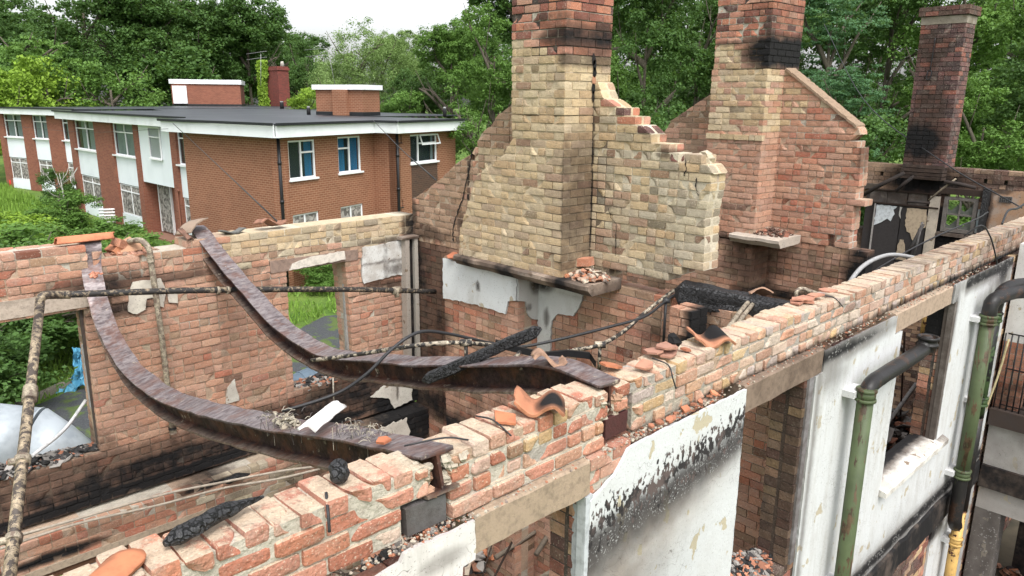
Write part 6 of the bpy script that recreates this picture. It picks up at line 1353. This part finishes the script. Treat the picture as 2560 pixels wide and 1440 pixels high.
# ================================================================== VEGETATION
def leafquad(mb, p, nrm, s, r, a):
    x = nrm.orthogonal().normalized(); y = nrm.cross(x); q = r.uniform(0, 6.28); x, y = x*cos(q)+y*sin(q), y*cos(q)-x*sin(q); L = s*r.uniform(.7, 1.4); Wd = L*r.uniform(.6, .95)
    b = len(mb.v); mb.v += [tuple(p-x*L), tuple(p-y*Wd+nrm*Wd*.25), tuple(p+x*L), tuple(p+y*Wd+nrm*Wd*.25)]; mb.c += [(0, 0, 0, a)]*4; mb.f.append((b, b+1, b+2, b+3))
def crown(seed, nclu, per, leaf, spread, flat=1.0, droop=0, inner=.22, ratio=1.0):
    r = random.Random(seed+int(ratio*10)); mb = MB(); nclu = int(nclu*(.45+.55*ratio)); lobes = []
    for i in range(int(5+4*ratio)): # big rounded boughs make the outline uneven
        th = r.uniform(0, 2*pi); cz = r.uniform(-.8, .95); k = sqrt(1-cz*cz); lobes.append((Vector((cos(th)*k*.55, sin(th)*k*.55, cz*(ratio-.4))), r.uniform(.38, .62)))
    for i in range(nclu):
        c0, R0 = r.choice(lobes); th = r.uniform(0, 2*pi); cz = r.uniform(-.6, 1); k = sqrt(1-cz*cz); R = R0*(r.uniform(.8, 1.05) if r.random() > inner else r.uniform(.1, .8))
        c = c0+Vector((cos(th)*k, sin(th)*k, cz*.85))*R; s = spread*r.uniform(.5, 1.35); tone = r.random()**1.5
        for j in range(per):
            g = Vector((r.gauss(0, 1), r.gauss(0, 1), r.gauss(0, .55)*flat))*s
            if g.length > 2.2*s: continue
            p = c+g
            if droop: p.z -= droop*g.length*r.random()
            n = (g.normalized()*.5+Vector((r.uniform(-1, 1), r.uniform(-1, 1), r.uniform(.1, 1.6)))).normalized()
            a = max(0, min(1, .05+.5*tone*(.4+.6*r.random())+.3*(g.z/s > .3)*r.random())); leafquad(mb, p, n, leaf*r.uniform(.7, 1.25), r, a)
    return mb
def trunk_mesh(seed):
    r = random.Random(seed); mb = MB(); c = (.1, .09, .07, 0)
    tube(mb, spline([V3(0, 0, -1.35), V3(.02, 0, -.9), V3(-.02, .02, -.3), V3(.01, 0, .45)], 4), lambda t: .05*(1-.7*t)+.005, 9, c)
    for i in range(11):
        z = r.uniform(-.75, .3); a = r.uniform(0, 6.28); L = r.uniform(.5, .9); d = V3(cos(a), sin(a), r.uniform(.2, .9)).normalized()
        P = [V3(0, 0, z), V3(0, 0, z)+d*L*.4+V3(0, 0, .03), V3(0, 0, z)+d*L*.75+V3(r.uniform(-.1, .1), r.uniform(-.1, .1), .03), V3(0, 0, z)+d*L]
        tube(mb, spline(P, 3), lambda t: .028*(1-.8*t)+.003, 6, c)
        for j in range(2): q = P[1+j]; d2 = (d+V3(r.uniform(-1, 1), r.uniform(-1, 1), r.uniform(-.3, .8))).normalized(); tube(mb, [q, q+d2*.2, q+d2*.38+V3(0, 0, .03)], lambda t: .012*(1-.8*t)+.002, 4, c)
    return mb
PRO = {}
KIND = dict(oak=(1, 240, 110, .021, .075), oak2=(2, 200, 130, .023, .085), willow=(3, 230, 110, .015, .085, 1.3, .3), feather=(4, 280, 90, .018, .075, .4), shrub=(5, 130, 110, .030, .11))
def proto(kind, q):
    b = min((1.0, 1.5, 2.1, 2.8), key=lambda x: abs(x-q))
    if (kind, b) not in PRO:
        o = crown(*KIND[kind], ratio=b).build('crown', M['leaf_mid']); PRO[kind, b] = o.data; bpy.data.objects.remove(o)
    return PRO[kind, b], b
TR = []
for k in range(2): o = trunk_mesh(20+k).build('trunk', M['bark']); TR.append(o.data); bpy.data.objects.remove(o)
def plant(name, cat, label, base, R, top, kind, mat, rot, group, low=.08, tr=True):
    """crown of radius R reaching up to z = top; base on the ground"""
    t = thing(name, label, cat, base, group); Hh = (top-base[2])*(1-low)/2; cz = top-base[2]-Hh
    if Hh/R > 2.9: R = Hh/2.9
    me, b_ = proto(kind, max(1, Hh/R)); o = bpy.data.objects.new('crown', me); COL.objects.link(o); o.parent = t; o.location = (0, 0, cz); o.scale = (R, R, Hh/b_); o.rotation_euler = (0, 0, rot)
    o.material_slots[0].link = 'OBJECT'; o.material_slots[0].material = M[mat]
    if tr:
        o = bpy.data.objects.new('trunk', TR[int(rot*10) % 2]); COL.objects.link(o); o.parent = t; o.location = (0, 0, cz); o.scale = (R, R, Hh); o.rotation_euler = (0, 0, rot*2)
def tree_px(px, top, hw, dist, kind, mat, label, rot=0, low=.06):
    d = ray(px, 250); d = Vector((d.x, d.y, 0)).normalized(); az = ray(px, top); k = dist/az.dot(d); z = az.z*k; b = d*dist
    plant('tree', 'tree', label, (b.x, b.y, GZ), hw*k/FPX, z, kind, mat, rot, 'trees around the ruin', low)
TL = [
 (60, 20, 175, 74, 'feather', 'leaf_mid', 'pale feathery tree at the far left edge above the annex', .3),
 (-60, -60, 150, 95, 'oak', 'leaf_dark', 'dark tree behind the feathery tree at the left edge', 1.0),
 (235, -90, 150, 102, 'oak', 'leaf_dark', 'dark broad tree, second from the left behind the annex', .8),
 (370, -130, 155, 104, 'oak2', 'leaf_dark', 'tall dark tree above the left half of the annex roof', 1.6),
 (520, -120, 165, 108, 'oak', 'leaf_dark', 'tallest dark tree, directly behind the wide roof housing', 2.2),
 (630, -60, 120, 104, 'oak2', 'leaf_dark', 'dark tree left of the open sky, behind the ivy-clad chimney', 3.0),
 (120, 140, 120, 68, 'shrub', 'leaf_lime', 'low yellow-green tree at the left above the annex roof', 2.0),
 (280, 150, 130, 70, 'shrub', 'leaf_mid', 'mid green low tree left of the roof housings', 1.0),
 (20, 205, 110, 66, 'shrub', 'leaf_lime', 'yellow-green bush tree in the far left corner over the roof', 0.4),
 (470, 120, 150, 98, 'shrub', 'leaf_dark', 'dark low tree directly over the wide roof housing', 2.6),
 (770, 70, 85, 80, 'oak2', 'leaf_dark', 'dark tree under the open sky at its left end', 1.1),
 (735, 110, 70, 96, 'oak', 'leaf_dark', 'smaller dark tree right of the ivy-clad chimney', 2.1),
 (885, 25, 115, 70, 'willow', 'leaf_pale', 'pale willow with a wispy top against the sky', .5),
 (955, 55, 90, 74, 'willow', 'leaf_pale', 'second pale willow just right of the wispy one', 1.9),
 (1000, 62, 70, 88, 'oak', 'leaf_pale', 'rounded pale tree at the right end of the willows', 1.2),
 (800, 160, 90, 62, 'willow', 'leaf_pale', 'low pale willow behind the nearer roof housing', 2.9),
 (765, 200, 50, 58, 'shrub', 'leaf_lime', 'bright lime bush between the ivy-clad chimney and the nearer housing', .6),
 (1130, 25, 105, 48, 'oak', 'leaf_mid', 'bright green oak right of the open sky', .9),
 (1235, -10, 110, 40, 'oak2', 'leaf_mid', 'green oak hard against the left side of the cream chimney', 2.4),
 (1060, 150, 90, 52, 'oak2', 'leaf_dark', 'dark green lower tree over the right end of the annex roof', 1.5),
 (1010, 205, 70, 46, 'shrub', 'leaf_mid', 'mid green bush over the annex roof right of the nearer housing', .2),
 (1190, 190, 80, 31, 'shrub', 'leaf_mid', 'leafy tree overhanging the right corner of the annex', 1.7),
 (1300, -160, 150, 55, 'oak', 'leaf_dark', 'tall dark tree behind the cream chimney', 2.0),
 (1610, -150, 150, 34, 'oak', 'leaf_dark', 'dark oak with bare limbs between the two tall chimneys', .4),
 (1500, 60, 130, 40, 'oak2', 'leaf_mid', 'mid green tree right of the cream chimney', 1.3),
 (1740, -80, 140, 42, 'oak2', 'leaf_dark', 'dark tree left of the second chimney', 2.7),
 (1640, 220, 130, 26, 'shrub', 'leaf_dark', 'low dark bush above the stepped edge of the cream gable', .9),
 (1850, -120, 160, 48, 'oak', 'leaf_dark', 'dark tree directly behind the second chimney', 1.9),
 (2060, -120, 170, 38, 'feather', 'leaf_blue', 'bluish feathery tree right of the second chimney', .7),
 (2110, 130, 120, 30, 'feather', 'leaf_blue', 'lower feathery bluish tree above the orange gable slope', 2.3),
 (2210, -160, 150, 46, 'oak', 'leaf_dark', 'dark tree behind the top of the free-standing chimney', 2.9),
 (2180, 250, 120, 26, 'shrub', 'leaf_dark', 'dark bush between the orange gable and the free-standing chimney', .1),
 (2400, -200, 160, 44, 'oak2', 'leaf_mid', 'tall green tree right of the free-standing chimney', 1.4),
 (2540, -160, 150, 34, 'oak', 'leaf_mid', 'green oak at the right edge of the picture', .8),
 (2470, 160, 130, 28, 'oak2', 'leaf_mid', 'lower green tree over the far end wall at the right', 2.0),
 (2640, 60, 160, 30, 'oak', 'leaf_dark', 'dark tree beyond the right edge over the end wall', 3.1)]
for k, (px, top) in enumerate(((-120, 0), (60, -40), (240, -20), (420, -60), (600, -20), (700, 60), (1080, 110), (1220, 40), (1380, -40), (1520, -60), (1660, -60), (1790, -60), (1930, -60), (2060, -60), (2190, -60), (2320, -60), (2450, -60), (2590, -60))):
    where = ['beyond the left picture edge', 'at the far left', 'left of the wide roof housing', 'above the wide roof housing', 'above the ivy-clad chimney', 'at the left end of the open sky', 'at the right end of the open sky', 'left of the cream chimney', 'behind the cream chimney', 'right of the cream chimney', 'midway between the two tall chimneys', 'just left of the second chimney', 'behind the second chimney', 'right of the second chimney', 'left of the free-standing chimney', 'behind the free-standing chimney', 'right of the free-standing chimney', 'at the far right edge'][k]
    TL.append((px, top, 125, 128 if px < 1300 else 74+6*(k % 2), 'oak2' if k % 2 else 'oak', 'leaf_dark', 'rearmost dark tree '+where, k*.9))
for k, px in enumerate((1380, 1560, 1720, 1880, 2040, 2200, 2360, 2520)):
    where = ['the cream chimney', 'the stepped cream gable', 'the notch left of the second chimney', 'the second chimney shaft', 'the orange gable slope', 'the gap left of the free-standing chimney', 'the free-standing chimney shaft', 'the right part of the end wall'][k]
    TL.append((px, 150+20*(k % 3), 110, 52, 'shrub', 'leaf_dark', 'low dark undergrowth tree behind '+where, k*1.3))
for (px, top, hw, dist, kind, mat, label, rot) in TL: tree_px(px, top, hw, dist, kind, mat, label, rot)
# shrubs and brambles
SH = [(3.4, 19.5, 2.0, 2.9, 'leaf_dark', 'dense dark shrub filling the left rear window'), (1.6, 16.9, 1.6, 2.4, 'leaf_dark', 'dark shrub at the left edge of the left rear window'), (5.3, 20.6, 1.7, 2.7, 'leaf_mid', 'mid green shrub right of the dense one, above the rear wall'),
 (1.5, 21.5, 2.2, 3.0, 'leaf_mid', 'spreading bramble at the far left above the rear wall'), (4.4, 25, 2.4, 2.7, 'leaf_mid', 'bramble in the middle of the overgrown garden'), (7.0, 24.5, 1.9, 2.1, 'leaf_mid', 'low bramble nearest the annex corner'),
 (7.4, 29.5, 1.8, 1.9, 'leaf_mid', 'bramble in front of the porch'), (8.6, 38, 1.6, 2.0, 'leaf_mid', 'bush against the annex wall by the white blind'), (4.6, 31, 2.4, 2.2, 'leaf_lime', 'yellow-green bush in the far garden'), (2.9, 28, 2.2, 2.5, 'leaf_mid', 'bush far left in the garden'),
 (10.4, 46, 1.0, 2.4, 'leaf_dark', 'dark upright bush by the annex recess'), (12.0, 21.3, .9, 1.1, 'leaf_mid', 'left low hedge clump at the annex foot seen through the right rear window'), (13.3, 21.9, 1.0, 1.2, 'leaf_mid', 'middle low hedge clump at the annex foot seen through the right rear window'), (14.7, 22.0, .9, 1.2, 'leaf_mid', 'right low hedge clump at the annex foot seen through the right rear window'),
 (-.3, 14.5, 1.4, 2.2, 'leaf_dark', 'dark shrub outside beyond the left edge of the rear wall'), (1.25, 11.6, .6, 1.1, 'leaf_mid', 'weedy bush seen through the lower rear opening')]
for i, (x, y, R, h, mat, lab) in enumerate(SH): plant('shrub', 'shrub', lab, (x, y, GZ), R, GZ+h, 'shrub', mat, i*.7, 'shrubs in the garden', 0, tr=i < 11)
# bare sapling in front of the annex
mb = MB(); q = onZ(172, 545, GZ); rr = random.Random(5); tube(mb, [q, q+V3(-.1, 0, 1.3), q+V3(-.15, 0, 2.3)], lambda t: .05*(1-t)+.012, 6, (.4, .4, .36, 0))
for i in range(9): z = rr.uniform(.9, 2.0); a = rr.uniform(0, 6.3); p = q+V3(-.12, 0, z); tube(mb, [p, p+V3(cos(a)*.5, sin(a)*.5, .35), p+V3(cos(a)*.8, sin(a)*.8, .8)], .014, 4, (.4, .4, .36, 0))
solo(mb, 'bare_sapling', M['generic'], 'thin bare pale sapling standing in the garden before the annex', 'sapling')
# ivy on the chimney
r = random.Random(77); mb = MB(); f = Fr(onZ(668, 265, ZR)[:2], P1=onZ(708, 266, ZR)[:2])
for i in range(1600):
    z = r.uniform(ZR-1, zc+.5); k = 1-.55*(z-ZR)/(zc-ZR) if z < zc-1 else 1.25
    s_ = r.uniform(-.9, .55*k*1.3)+.3*noise.noise(Vector((z, 1, 1))); x, y, _ = f.p(s_, -.1-r.random()*.25, 0)
    leafquad(mb, V3(x, y, z), Vector((r.uniform(-1, 1), r.uniform(-1.5, 0), r.uniform(-.3, 1))).normalized(), .16, r, r.random()*.5)
solo(mb, 'ivy', M['leaf_lime'], 'bright ivy climbing the left side of the brick chimney behind the annex', 'ivy')
# grass blades over the garden
PATH = [tuple(onZ(x, y, GZ)[:2]) for x, y in ((-300, 1110), (0, 1050), (120, 1000), (230, 950), (420, 900), (690, 860), (760, 815), (810, 790), (880, 782), (1000, 790), (1000, 960), (600, 1130), (-300, 1400))]
def onp(x, y): return inpoly(PATH, x, y)
mb = MB(); r = random.Random(88)
for i in range(52000):
    y = 9.5+(62-9.5)*r.random()**1.5; x = r.uniform(-.5, 10.6 if y > 24 else 17)
    if y > 45 and x > 10.5: continue
    if noise.noise(Vector((x*.5, y*.5, 0))) < -.28: continue
    h = r.uniform(.10, .30)*(1+.5*noise.noise(Vector((x*.3, y*.3, 4))))*(.6+y/45); w_ = .012+.0009*y; a = r.uniform(0, pi); dx, dy = cos(a)*w_, sin(a)*w_; b = len(mb.v)
    if onp(x, y): continue
    mb.v += [(x-dx, y-dy, GZ), (x+dx, y+dy, GZ), (x+r.uniform(-.1, .1), y+r.uniform(-.1, .1), GZ+h)]; c = (0, 0, 0, r.random()*.6); mb.c += [c]*3; mb.f.append((b, b+1, b+2))
o = mb.build('grass', M['grassblade']); o['kind'] = 'stuff'; o['label'] = 'long green grass of the overgrown garden'; o['category'] = 'grass'

#@@REST
